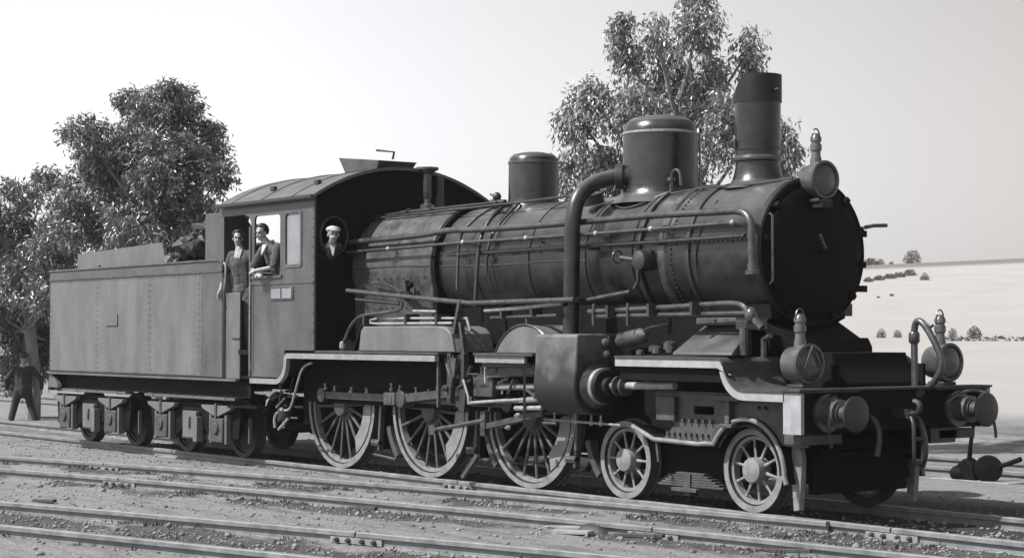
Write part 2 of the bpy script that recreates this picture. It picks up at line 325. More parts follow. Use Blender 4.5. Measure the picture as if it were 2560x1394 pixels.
def lay_rail(tr, fy, x0, x1, joints=(), step=0.7):
    xs = [x0]+sorted(joints)+[x1]
    for a, b in zip(xs[:-1], xs[1:]):
        a_ = a+(0.012 if a != x0 else 0); b_ = b-(0.012 if b != x1 else 0); n = max(2, int((b_-a_)/step))
        rail_mesh([(a_+(b_-a_)*i/n, fy(a_+(b_-a_)*i/n)) for i in range(n+1)]).build('rail', 'rail', tr)
    for j in joints:
        sl = (fy(j+.3)-fy(j-.3))/.6
        fp = MB(); n_ = Vector((sl, -1, 0)).normalized(); d = Vector((1, sl, 0)).normalized(); c = Vector((j, fy(j), -0.085))
        fp.bar(c-d*.33+n_*.022, c+d*.33+n_*.022, .022, .066); fpo = fp.build('fishplate', 'railside', tr, 0.004)
        for k in (-.24, -.09, .09, .24):
            inst('bolt', bolt_me, fpo, c+d*k+n_*.033, (0, 0, math.atan(sl)))
sleeper_me = MB().box(-.12, .12, -1.3, 1.3, -.30, -.148).mesh('sleeper', 'wood')
t1 = thing('railway_track', 'straight track on which the locomotive and tender stand', 'railway track', (0, 0, 0), 'tracks of the yard')
lay_rail(t1, lambda x: -.834-.035, -70, 30, (-5.35, 1.9)); lay_rail(t1, lambda x: .834+.035, -70, 30, (-6.0,))
t2 = thing('railway_track', 'diverging track whose far rail runs in to the locomotive\'s own track', 'railway track', (0, 0, 0), 'tracks of the yard')
lay_rail(t2, lambda x: float(yB(min(x, 1.55))), -26, 1.1, (-11.15,)); lay_rail(t2, lambda x: float(yB(min(x, 1.6)))-1.67+max(0, x-1.6)*.09, -26, 12, (-8.4, .48))
t3 = thing('railway_track', 'nearest track crossing the bottom left corner, with a four bolt joint', 'railway track', (0, 0, 0), 'tracks of the yard')
lay_rail(t3, yD, -22, 10, (-.86,)); lay_rail(t3, lambda x: yD(x)-1.72, -22, 10, ())
t4 = thing('railway_track', 'far track behind the locomotive, beyond the weighted points lever', 'railway track', (0, 0, 0), 'tracks of the yard')
lay_rail(t4, lambda x: 6.05, -70, 25, (), 4); lay_rail(t4, lambda x: 7.72, -70, 25, (), 4)
for i in range(40):
    for tr, y in ((t1, 0), (t4, 6.88)): inst('sleeper', sleeper_me, tr, (-22+i*.75, y, -.012))

# ================================================================== LOCOMOTIVE
loco = thing('steam_locomotive', 'large black steam locomotive with tall chimney, steam dome and front buffers', 'locomotive', (0, 0, 0))
# --- boiler, firebox, smokebox
CZ = 2.74
boiler = MB().lathe([(.70, -6.0), (.775, -5.96), (.775, -1.52)], (0, 0, CZ), (1, 0, 0), 64).build('boiler', 'boiler', loco)
for x in (-5.15, -4.05, -2.95, -2.1): MB().lathe([(.777, x-.028), (.787, x-.024), (.787, x+.024), (.777, x+.028)], (0, 0, CZ), (1, 0, 0), 64, False).build('boiler_band', 'boiler', boiler)
seam = [(-7.9, -.845, CZ-.07), (-6.1, -.84, CZ-.02)]
MB().tube([(x, -.782, CZ-.02+.01*math.sin(x*3)) for x in np.linspace(-5.9, -2.9, 24)], .007, 6).build('cladding_seam', 'pipe', boiler)
fbp = [(math.cos(R(a))*.85, CZ+math.sin(R(a))*.85) for a in range(-20, 201, 5)]
fbp = [(.80, 1.75)]+fbp+[(-.80, 1.75)]
def along_x(poly, x0, x1):
    m = MB().prism([(a, b) for a, b in poly], x0, x1); m.v = [(y, x, z) for x, y, z in m.v]; return m
firebox = along_x(fbp, -7.99, -6.06).build('firebox', 'firebox', loco, .02)
along_x([(y*.985, CZ+(z-CZ)*.985) for y, z in fbp], -6.06, -5.98).build('throat_plate', 'black', firebox)
for z in (2.2, 2.6, 3.0):
    m = MB()
    for x in np.arange(-7.8, -6.1, .16):
        yy = -math.sqrt(max(.85**2-(z-CZ)**2, .01)) if z > CZ-.29 else -.80
        m.ball((x, yy, z), .014, 6, 4)
    tag(m.build('rivet_row', 'boiler', firebox), kind='stuff')
MB().tube([(x, -.855-.006*math.sin(x*2), CZ+.02*math.sin((x+8)*1.6)) for x in np.linspace(-7.95, -6.1, 20)], .010, 6).build('cladding_seam', 'pipe', firebox)
smk = MB().lathe([(.79, -1.52), (.79, -.03), (.77, -.01)], (0, 0, CZ), (1, 0, 0), 72).build('smokebox', 'boiler', loco)
MB().lathe([(.765, -.03), (.765, .004), (.02, .004)], (0, 0, CZ), (1, 0, 0), 72).build('front_plate', 'black', smk)
MB().lathe([(.79, -1.62), (.815, -1.60), (.815, -1.50), (.79, -1.48)], (0, 0, CZ), (1, 0, 0), 72, False).build('smokebox_ring', 'line' if False else 'pipe', smk)
m = MB()
for a in range(60, 300, 4):
    m.ball((-1.40, math.cos(R(a))*.79, CZ+math.sin(R(a))*.79), .016, 6, 4)
for x in np.arange(-1.32, -.05, .075): m.ball((x, -.783, CZ+.12), .015, 6, 4)
for a in range(0, 360, 5): m.ball((-.06, math.cos(R(a))*.79, CZ+math.sin(R(a))*.79), .014, 6, 4)
tag(m.build('rivet', 'smoke', smk), kind='stuff')
MB().lathe([(.79, -.09), (.806, -.085), (.806, -.01), (.79, 0)], (0, 0, CZ), (1, 0, 0), 72, False).build('front_ring', 'smoke', smk)
door = MB().lathe([(.70, 0), (.70, .03), (.66, .05), (.5, .09), (.25, .115), (.02, .12)], (0, 0, CZ), (1, 0, 0), 56).build('smokebox_door', 'black', loco)
MB().tube([(.12, 0, CZ), (.22, 0, CZ)], .035, 10).build('door_boss', 'black', door)
MB().bar((.20, 0, CZ), (.20, -.10, CZ+.17), .025, .025).build('door_handle', 'pipe', door)
for z in (2.35, 2.95): MB().box(.03, .075, .0, .76, z-.035, z+.035).build('hinge_strap', 'black', door)
m = MB().tube([(.06, -.70, 3.12), (.10, -.70, 3.10), (.10, -.70, 2.42), (.06, -.70, 2.38)], .014, 8); m.build('front_handrail', 'pipe', loco)
MB().tube([(0.05, .74, 3.02), (.12, .80, 3.04), (.12, 1.02, 3.05)], .022, 8).build('front_bracket', 'pipe_dark', loco)
for a in range(-70, 260, 30):
    if a not in (80, 110): MB().box(-.02, .05, -.03, .03, -.045, .045).build('door_dog', 'black', door).matrix_local = Matrix.Translation((.02, math.cos(R(a))*.72, CZ+math.sin(R(a))*.72)) @ Matrix.Rotation(R(a+90), 4, 'X')
# --- chimney
CX = -.84
ch = MB().lathe([(.40, 3.46), (.33, 3.50), (.285, 3.56), (.262, 3.64), (.243, 3.74), (.24, 3.80), (.25, 3.95), (.257, 4.44), (.19, 4.44), (.18, 3.6)], (CX, 0, 0), (0, 0, 1), 40).build('chimney', 'boiler', loco)
MB().lathe([(.245, 3.76), (.275, 3.775), (.278, 3.80), (.262, 3.825), (.25, 3.83)], (CX, 0, 0), (0, 0, 1), 40, False).build('chimney_band', 'pipe', ch)
MB().lathe([(.258, 3.90), (.262, 3.90), (.262, 3.915), (.258, 3.915)], (CX, 0, 0), (0, 0, 1), 40, False).build('chimney_seam', 'pipe_dark', ch)
MB().box(CX-.1, CX-.07, -.275, -.25, 3.91, 4.0).build('seam_clip', 'pipe_dark', ch)
m = MB(); n = 48; vs = []
for rr in (.268, .258):
    for k in range(n):
        a = 2*math.pi*k/n; c_ = math.cos(a); q_ = max(0, min(1, (c_+.75)/1.15)); hh = 4.49+.235*q_*q_*(3-2*q_)
        x, y = CX+rr*math.cos(a), rr*math.sin(a); vs += [(x, y, 4.42), (x, y, hh)]
for k in range(n):
    j = (k+1) % n; a, b, c_, d = 2*k, 2*k+1, 2*j, 2*j+1; o = 2*n
    m.f += [(a, c_, d, b), (o+a, o+b, o+d, o+c_), (b, d, o+d, o+b), (a, o+a, o+c_, c_)]
m.v = vs; m.build('chimney_cap', 'smoke', ch)
MB().tube([(CX+.26, 0, 4.54), (CX+.34, 0, 4.54)], .02, 8).build('cap_lug', 'pipe_dark', ch)
# --- steam dome and sand dome
dome = MB().lathe([(.60, 3.38), (.53, 3.44), (.475, 3.50), (.45, 3.57), (.442, 3.66), (.44, 4.20), (.43, 4.27), (.395, 4.345), (.32, 4.395), (.18, 4.42), (.03, 4.427)], (-2.48, 0, 0), (0, 0, 1), 56).build('steam_dome', 'boiler', loco)
MB().lathe([(.441, 4.195), (.449, 4.20), (.449, 4.222), (.441, 4.227)], (-2.48, 0, 0), (0, 0, 1), 56, False).build('dome_band', 'bright', dome)
pts = []
for k in range(49):
    a = 2*math.pi*k/48; x = .535*math.cos(a); y = .535*math.sin(a); pts.append((-2.48+x, y, CZ+math.sqrt(.785**2-y*y)+.006))
MB().tube(pts, .013, 8).build('dome_flange', 'bright', dome)
MB().tube([(-2.16, .34, 3.45), (-2.16, .34, 4.22)], .012, 8).build('dome_pipe', 'bright', dome)
MB().tube(soft([(-1.95, -.30, 3.48), (-1.95, -.30, 3.66), (-1.90, -.30, 3.74), (-1.80, -.30, 3.72), (-1.78, -.30, 3.55)]), .018, 8).build('gooseneck_valve', 'pipe', dome)
MB().lathe([(.02, 0), (.045, .01), (.045, .05), (.02, .06)], (-1.95, -.30, 3.60), (0, 0, 1), 12).build('valve_body', 'pipe', dome)
sand = MB().lathe([(.43, 3.40), (.37, 3.46), (.335, 3.53), (.322, 3.60), (.318, 4.04), (.305, 4.11), (.26, 4.155), (.14, 4.18), (.02, 4.185)], (-4.95, 0, 0), (0, 0, 1), 44).build('sand_dome', 'boiler', loco)
MB().lathe([(.319, 4.03), (.328, 4.035), (.328, 4.06), (.315, 4.065)], (-4.95, 0, 0), (0, 0, 1), 44, False).build('sand_dome_band', 'pipe', sand)
m = MB().tube([(-5.28, -.34, 3.44), (-5.28, -.34, 3.60)], .03, 8).tube([(-5.40, -.34, 3.56), (-5.10, -.34, 3.54)], .035, 8).ball((-5.28, -.34, 3.62), .06, 10, 6).tube([(-5.42, -.34, 3.66), (-5.30, -.34, 3.62)], .015, 6)
m.build('sanding_valve', 'pipe_dark', loco)
sv = MB().lathe([(.10, 3.56), (.10, 3.64), (.05, 3.66), (.045, 3.72), (.058, 3.74), (.058, 4.06), (.10, 4.10), (.16, 4.13), (.16, 4.16), (.02, 4.17)], (-7.38, 0, 0), (0, 0, 1), 20).build('safety_valve', 'pipe', loco)
MB().lathe([(.05, 3.6), (.05, 4.05), (.02, 4.06)], (-7.38, .22, 0), (0, 0, 1), 14).build('valve_column', 'pipe_dark', sv)
for x in (-7.20, -6.6): MB().lathe([(.05, 0), (.05, .03), (.025, .035), (.025, .07), (.04, .08), (.04, .10)], (x, -.40, 3.46), (0, -.45, .89), 10).build('washout_plug', 'pipe_dark', firebox)
# --- pipework along the boiler
def pipe(name, pts, r, m='pipe', par=loco, s=0, n=10): return MB().tube(soft(pts, s) if s else pts, r, n).build(name, m, par)
sp = pipe('steam_pipe', [(-2.62, -.36, 3.70), (-2.76, -.50, 3.70), (-2.87, -.72, 3.62), (-2.88, -.93, 3.46), (-2.87, -1.01, 3.20), (-2.87, -1.02, 2.95), (-2.88, -1.02, 2.48), (-2.90, -1.02, 1.80)], .095, 'boiler', loco, 2, 20)
MB().lathe([(.125, -.05), (.145, -.04), (.145, .04), (.125, .05)], (-2.70, -.44, 3.70), (-.7, -.7, 0), 20, False).build('pipe_flange', 'pipe_dark', sp)
MB().lathe([(.11, -.03), (.14, -.025), (.14, .025), (.11, .03)], (-2.88, -1.02, 2.25), (0, 0, 1), 20, False).build('pipe_flange', 'pipe', sp)
MB().lathe([(.13, 0), (.13, .12), (.05, .13)], (-3.10, -.50, 3.40), (0, -.3, 1), 14).build('pipe_elbow_cap', 'pipe_dark', loco)
pipe('exhaust_pipe', [(-7.98, -.89, 3.12), (-6.2, -.89, 3.14), (-5.6, -.88, 3.19), (-5.0, -.86, 3.16), (-3.19, -.86, 3.16), (-1.71, -.88, 3.18), (-.55, -.88, 3.16), (-.16, -.88, 3.16), (-.02, -.89, 3.04), (-.02, -.89, 2.85), (-.02, -.88, 2.58)], .040, 'pipe', loco, 2, 12)
MB().lathe([(.04, 0), (.075, .01), (.075, .05), (.05, .06), (.05, .12)], (-.02, -.88, 2.47), (0, 0, 1), 14).build('pipe_union', 'pipe', loco)
hr = pipe('handrail', [(-7.98, -.94, 2.98), (-5.17, -.95, 3.01), (-2.52, -.95, 3.01), (-.24, -.95, 3.03)], .019, 'pipe')
for x, z in ((-6.9, 2.99), (-5.17, 3.01), (-3.85, 3.01), (-2.52, 3.01), (-1.55, 3.02), (-.24, 3.03)):
    MB().ball((x, -.95, z), .034, 10, 6).tube([(x, -.95, z), (x, -.76, z-.02)], .016, 8).build('handrail_knob', 'bright', hr)
pipe('feed_pipe', [(-5.66, -.85, 2.87), (-3.17, -.85, 2.88), (-1.45, -.86, 2.88), (-.14, -.87, 2.89)], .024, 'pipe_dark')
pipe('control_rod', [(-7.98, -.44, 3.50), (-6.0, -.45, 3.53), (-5.2, -.40, 3.54)], .017, 'pipe_dark'); pipe('control_rod', [(-7.98, -.52, 3.46), (-4.64, -.50, 3.50), (-3.71, -.50, 3.52), (-3.0, -.46, 3.52)], .017, 'pipe_dark')
pipe('sand_pipe', [(-5.12, -.30, 3.53), (-5.20, -.60, 3.42), (-5.36, -.82, 3.18), (-5.40, -.86, 3.00), (-5.40, -.88, 2.42)], .020, 'pipe', loco, 2)
pipe('sand_pipe', [(-4.98, -.33, 3.53), (-4.95, -.62, 3.40), (-4.92, -.85, 3.10), (-4.91, -.90, 2.90), (-4.91, -.95, 2.20)], .026, 'pipe_dark', loco, 2)
pipe('sand_pipe', [(-4.80, -.33, 3.52), (-4.78, -.70, 3.22), (-4.80, -.84, 2.95), (-4.80, -.86, 2.60)], .018, 'pipe_dark', loco, 2)
for x in (-1.95, -1.12):  # straps over the boiler top
    MB().lathe([(.79, x-.03), (.812, x-.026), (.812, x+.026), (.79, x+.03)], (0, 0, CZ), (1, 0, 0), 64, False).build('boiler_strap', 'pipe_dark', smk)
pipe('blower_pipe', [(-1.9, -.35, 3.46), (-1.3, -.32, 3.50), (-.7, -.36, 3.47), (-.1, -.20, 3.53)], .014, 'pipe_dark', loco, 2)
pipe('oil_pipe', [(-.9, -.55, 3.32), (-.95, -.80, 2.95), (-1.0, -.80, 2.6), (-.98, -.76, 2.4)], .008, 'pipe_dark', loco, 2, 6)
# lubricator on the boiler side
lub = MB().lathe([(.05, 0), (.12, .02), (.13, .10), (.11, .17), (.04, .20)], (-1.80, -.76, 2.68), (0, -1, 0), 18).build('lubricator', 'pipe_dark', loco)
MB().tube([(-1.80, -.90, 2.68), (-2.10, -.93, 2.72)], .03, 8).build('valve_stem', 'pipe_dark', lub)
pts = [(-2.12+.012*math.sin(a), -.95+.0*a, 2.73) for a in (0,)]
MB().tube([(-2.13, -.95+.07*math.cos(2*math.pi*k/14), 2.73+.07*math.sin(2*math.pi*k/14)) for k in range(15)], .012, 6).build('hand_wheel', 'pipe', lub)
MB().tube([(-1.80, -.92, 2.66), (-1.80, -.93, 2.45), (-1.84, -.95, 2.36)], .02, 8).build('drain_pipe', 'pipe_dark', lub)
inj = MB().ball((-6.52, -.88, 2.36), (.08, .06, .07), 10, 6).tube([(-6.52, -.88, 2.36), (-6.52, -.90, 2.56)], .03, 8).tube([(-6.66, -.90, 2.40), (-6.38, -.90, 2.34)], .025, 8).ball((-6.44, -.90, 2.5), .045, 8, 6).build('injector', 'black', loco)
pipe('injector_pipe', [(-7.4, -.88, 2.55), (-7.0, -.88, 2.52), (-6.7, -.9, 2.42), (-6.52, -.9, 2.36), (-6.2, -.9, 2.30), (-5.95, -.88, 2.27)], .014, 'pipe', loco, 2, 6)
# rods and pipes above the running board
pipe('reversing_rod', [(-7.45, -1.25, 2.44), (-4.6, -1.25, 2.235), (-2.54, -1.25, 2.25)], .030, 'pipe')
pipe('reversing_rod', [(-7.3, -1.2, 2.32), (-6.22, -1.2, 2.25)], .026, 'pipe_dark')
pipe('brake_pipe', [(-4.35, -1.2, 2.14), (-3.5, -1.2, 2.17), (-2.84, -1.2, 2.21)], .024, 'bright')
pipe('brake_pipe', [(-4.29, -1.15, 2.055), (-2.98, -1.15, 2.075)], .022, 'pipe')
pipe('brake_pipe', [(-6.75, -1.2, 2.06), (-4.73, -1.2, 2.05), (-4.66, -1.2, 1.9)], .020, 'bright'); pipe('brake_pipe', [(-6.69, -1.25, 2.06), (-6.86, -1.25, 2.04), (-6.86, -1.25, 2.0), (-6.7, -1.25, 1.99), (-4.97, -1.25, 1.99)], .019, 'bright')
pipe('brake_pipe', [(-5.92, -1.2, 2.15), (-5.4, -1.2, 2.14)], .018, 'bright')
pipe('brake_hose', [(-6.11, -1.25, 2.27), (-6.12, -1.25, 2.16), (-6.79, -1.25, 2.12), (-7.12, -1.25, 2.10), (-7.36, -1.25, 1.98), (-7.55, -1.25, 1.72)], .024, 'pipe', loco, 2)
MB().lathe([(.03, 0), (.05, .03), (.045, .10), (.02, .12)], (-7.56, -1.25, 1.64), (0, 0, 1), 10).build('hose_coupling', 'bright', loco)
MB().bar((-6.98, -1.3, 1.96), (-7.18, -1.3, 1.63), .03, .06, (0, 1, 0)).build('strut', 'black', loco)
pipe('ejector_pipe', [(-2.46, -1.1, 2.11), (-.94, -1.1, 2.15), (-.2, -1.1, 2.18), (.03, -1.1, 2.17), (.12, -1.1, 2.12), (.17, -1.1, 2.02)], .030, 'pipe', loco, 2)
pipe('ejector_pipe', [(-2.36, -1.1, 2.055), (-.6, -1.1, 2.07), (.13, -1.1, 2.075)], .024, 'pipe'); pipe('lever_rod', [(-2.54, -1.05, 2.25), (-1.79, -1.05, 2.33)], .024, 'pipe')
MB().ball((.17, -1.08, 2.05), (.07, .07, .09), 10, 6).tube([(.17, -1.08, 2.05), (.30, -1.05, 1.92)], .045, 8).build('pipe_union', 'pipe', loco)
pipe('stub_pipe', [(.1, -1.12, 1.64), (.1, -1.12, 1.92)], .045, 'pipe'); pipe('stub_pipe', [(.32, -1.05, 1.62), (.32, -1.05, 1.80), (.42, -1.05, 1.84)], .03, 'pipe')
MB().tube([(-2.06, -1.0, 1.78), (-2.0, -1.0, 1.785), (-1.64, -1.0, 1.84), (-1.56, -1.0, 1.85)], [.05, .09, .09, .04], 16).build('air_vessel', 'dust', loco)
m = MB()
for x, y, z, r in ((-1.35, -1.1, 1.74, .05), (-1.22, -1.15, 1.72, .06), (-1.05, -1.12, 1.76, .07), (-.95, -1.2, 1.73, .05), (-1.45, -1.2, 1.70, .045)): m.lathe([(r*.7, 0), (r, .01), (r, r*1.2), (r*.4, r*1.5)], (x, y, z-.08), (0, 0, 1), 10)
m.build('oil_cups', 'pipe', loco)
pipe('oil_pipe', [(-1.64, -1.02, 1.86), (-1.5, -1.05, 1.93), (-1.2, -1.0, 1.97)], .012, 'pipe', loco, 1, 6)
for x in (-3.6, -2.35, -1.75): pipe('drain_cock', [(x, -1.12, 2.2), (x+.02, -1.15, 2.05), (x+.03, -1.15, 1.95)], .014, 'pipe', loco, 1, 6)
# inside low pressure valve chest with sloping cover
m = MB(); v8 = [(-.78, -1.32, 1.66), (.14, -1.32, 1.66), (-.16, -.75, 1.95), (-.90, -.75, 1.95), (-.78, -1.32, 1.63), (.14, -1.32, 1.63), (-.16, -.75, 1.63), (-.90, -.75, 1.63)]
m.add(v8, [(0, 1, 2, 3), (4, 7, 6, 5), (0, 4, 5, 1), (1, 5, 6, 2), (2, 6, 7, 3), (3, 7, 4, 0)]).build('sloping_cover', 'dust' if False else 'side', loco, .01)
MB().box(-.85, -.2, -.92, -.62, 1.955, 2.03).build('cover_box', 'dust', loco, .01); MB().box(-.15, .02, -1.0, -.7, 1.9, 2.03).build('cover_box', 'pipe', loco, .01)
sad = [(-1.5, 1.3), (-1.5, 2.25), (-.1, 2.22), (-.06, 2.03), (-.16, 1.99), (.26, 1.76), (.27, 1.82), (.33, 1.72), (.33, 1.665), (.80, 1.665), (.83, 1.56), (.88, 1.46), (.99, 1.36), (.99, 1.20), (-1.5, 1.20)]
MB().prism(sad, -.56, .56).build('smokebox_saddle', 'black', loco, .006)

# --- cab
def mir(mb): return turned(mb, lambda p: Vector((p.x, -p.y, p.z)))
out_ = [(-9.76, 1.245), (-9.02, 1.245)]+arc(-9.0, 1.445, .2, -90, 0, 6)[1:]+[(-8.79, 1.63), (-7.985, 1.63), (-7.985, 3.75), (-10.73, 3.75), (-10.73, 3.58), (-9.93, 3.58)]+arc(-9.93, 3.41, .17, 90, 0, 5)[1:]
win = rrect(-9.66, -8.92, 2.68, 3.54, .06); pan = rrect(-8.765, -8.345, 2.81, 3.545, .05)
for fn, s in ((lambda m: m, 1), (mir, -1)):
    side = fn(sheet(out_, [win, pan], -1.45, -1.42)).build('cab_side', 'side', loco)
    fn(sheet(rrect(-8.80, -8.31, 2.775, 3.58, .06), [rrect(-8.755, -8.355, 2.82, 3.535, .05)], -1.462, -1.45)).build('window_frame', 'side', side)
    fn(MB().prism(rrect(-8.765, -8.345, 2.81, 3.545, .05), -1.438, -1.43)).build('window_pane', 'pane', side)
    fn(MB().box(-9.72, -8.86, -1.475, -1.45, 2.645, 2.68)).build('window_sill', 'side', side)
    fn(MB().box(-9.75, -7.99, -1.462, -1.45, 2.555, 2.585)).build('belt_strip', 'side', side)
    fn(MB().box(-9.785, -9.745, -1.47, -1.41, 1.245, 3.40)).build('corner_post', 'side', side)
    fn(MB().tube(soft([(-9.70, -1.49, 1.35), (-9.70, -1.50, 1.5), (-9.70, -1.50, 2.5), (-9.70, -1.49, 2.6)], 1), .012, 6)).build('grab_rail', 'bright', side)
    np_ = fn(MB().box(-9.17, -8.54, -1.464, -1.45, 2.325, 2.515)).build('number_plate', 'dust', side, .004)
    if s == 1:
        for x in (-9.135, -8.835): MB().box(x, x+.26, -1.472, -1.464, 2.35, 2.49).build('plate_panel', 'pane', np_, .004)
    m = MB()
    for z in np.arange(1.75, 3.7, .13): m.ball((-8.02, -1.451, z), .012, 6, 4)
    for x in np.arange(-9.65, -8.1, .13): m.ball((x, -1.451, 3.70), .011, 6, 4)
    tag(fn(m).build('rivet', 'side', side), kind='stuff')
# roof: arched sheet
def roofz(y): return 3.75+.44*(1-(abs(y)/1.5)**2.1)
prof = [(y, roofz(y)) for y in np.linspace(-1.53, 1.53, 29)]
rp = [(y, z) for y, z in prof]+[(y, z-.035) for y, z in reversed(prof)]
roof = along_x(rp, -10.68, -7.90).build('cab_roof', 'roof', loco)
for x in (-10.3, -9.42, -8.55, -7.93): along_x([(y, z+.012) for y, z in prof]+[(y, z-.002) for y, z in reversed(prof)], x-.02, x+.02).build('roof_rib', 'roof', roof)
for x, y in ((-9.55, -1.2), (-8.4, -1.15)): MB().box(x-.05, x+.05, y-.03, y+.03, roofz(y), roofz(y)+.06).build('roof_cleat', 'pipe_dark', roof)
MB().box(-10.68, -7.90, -1.555, -1.53, 3.715, 3.755).build('roof_gutter', 'pipe_dark', roof)
m = MB(); v8 = [(-9.02, -.28, 4.10), (-8.3, -.28, 4.10), (-8.3, .28, 4.10), (-9.02, .28, 4.10), (-9.20, -.32, 4.41), (-8.12, -.32, 4.30), (-8.12, .32, 4.30), (-9.20, .32, 4.41)]
m.add(v8, [(0, 3, 2, 1), (4, 5, 6, 7), (0, 1, 5, 4), (1, 2, 6, 5), (2, 3, 7, 6), (3, 0, 4, 7)]).build('roof_ventilator', 'side', roof)
pipe('vent_handle', [(-8.68, 0, 4.50), (-8.22, 0, 4.44), (-8.26, 0, 4.34)], .016, 'pipe_dark', roof)
# front plate of the cab with round spectacle windows
fo = [(y, z-.036) for y, z in prof if abs(y) <= 1.42]
fo = [(-1.42, 1.63), (-1.42, 3.73)]+fo+[(1.42, 3.73), (1.42, 1.63)]
sw = lambda c: [(c+.21*math.cos(2*math.pi*k/24), 3.20+.25*math.sin(2*math.pi*k/24)) for k in range(24)]
cf = sheet(fo, [sw(-1.14), sw(1.14)], -7.985, -8.015); cf.v = [(y, x, z) for x, y, z in cf.v]; cfo = cf.build('cab_front', 'black', loco)
for c in (-1.14, 1.14): MB().tube([(-7.975, c+.22*math.cos(2*math.pi*k/28), 3.20+.26*math.sin(2*math.pi*k/28)) for k in range(29)], .016, 6).build('spectacle_rim', 'pipe_dark', cfo)
MB().box(-10.62, -10.60, -.38, 1.41, 1.7, 3.70).build('cab_sky_blocker', 'soot', loco)  # added dark sheet blocking the sky behind the round cab window
MB().box(-10.2, -8.02, -1.41, 1.41, 1.56, 1.63).build('cab_floor', 'soot', loco)
MB().box(-8.45, -8.02, -.80, .80, 1.64, 3.4).build('boiler_backhead', 'soot', loco)
for y in (-1.38, 1.20): MB().box(-10.6, -9.7, y, y+.18, 1.20, 1.25).box(-10.6, -9.7, y, y+.18, .78, .81).build('cab_step', 'black', loco)
pipe('step_rail', [(-8.20, -1.35, 1.46), (-8.40, -1.35, 1.42), (-8.52, -1.35, 1.32), (-8.71, -1.35, .94), (-8.80, -1.35, .80), (-8.95, -1.35, .78)], .018, 'bright', loco, 2)

# --- running boards
def strip(pts, y0, y1, th):
    """band that follows an x-z path, th tall below the path"""
    m = MB(); P = [Vector((x, 0, z)) for x, z in pts]; top = []; bot = []
    for i, p in enumerate(P):
        t = (P[min(i+1, len(P)-1)]-P[max(i-1, 0)]).normalized(); nn = Vector((t.z, 0, -t.x)); top.append(p); bot.append(p+nn*th)
    q = [(p.x, p.z) for p in top]+[(p.x, p.z) for p in reversed(bot)]
    return m.prism(q, y0, y1)
def scurve(xa, za, xb, zb, r, n=6):   # horizontal - down - horizontal
    return [(xa, za)]+arc(xa, za-r, r, 90, 0, n)[1:]+arc(xb, zb+r, r, 180, 270, n)+[(xb, zb)]
fr = [(-1.62, 1.62), (.02, 1.62)]+arc(.02, 1.52, .10, 90, 0, 5)[1:]+arc(.40, 1.57, .27, 180, 270, 8)+[(1.20, 1.30)]
rear = [(-9.76, 1.235), (-9.03, 1.235)]+arc(-9.03, 1.475, .24, 270, 360, 7)[1:]+arc(-8.69, 1.50, .10, 180, 90, 4)+[(-5.05, 1.60)]
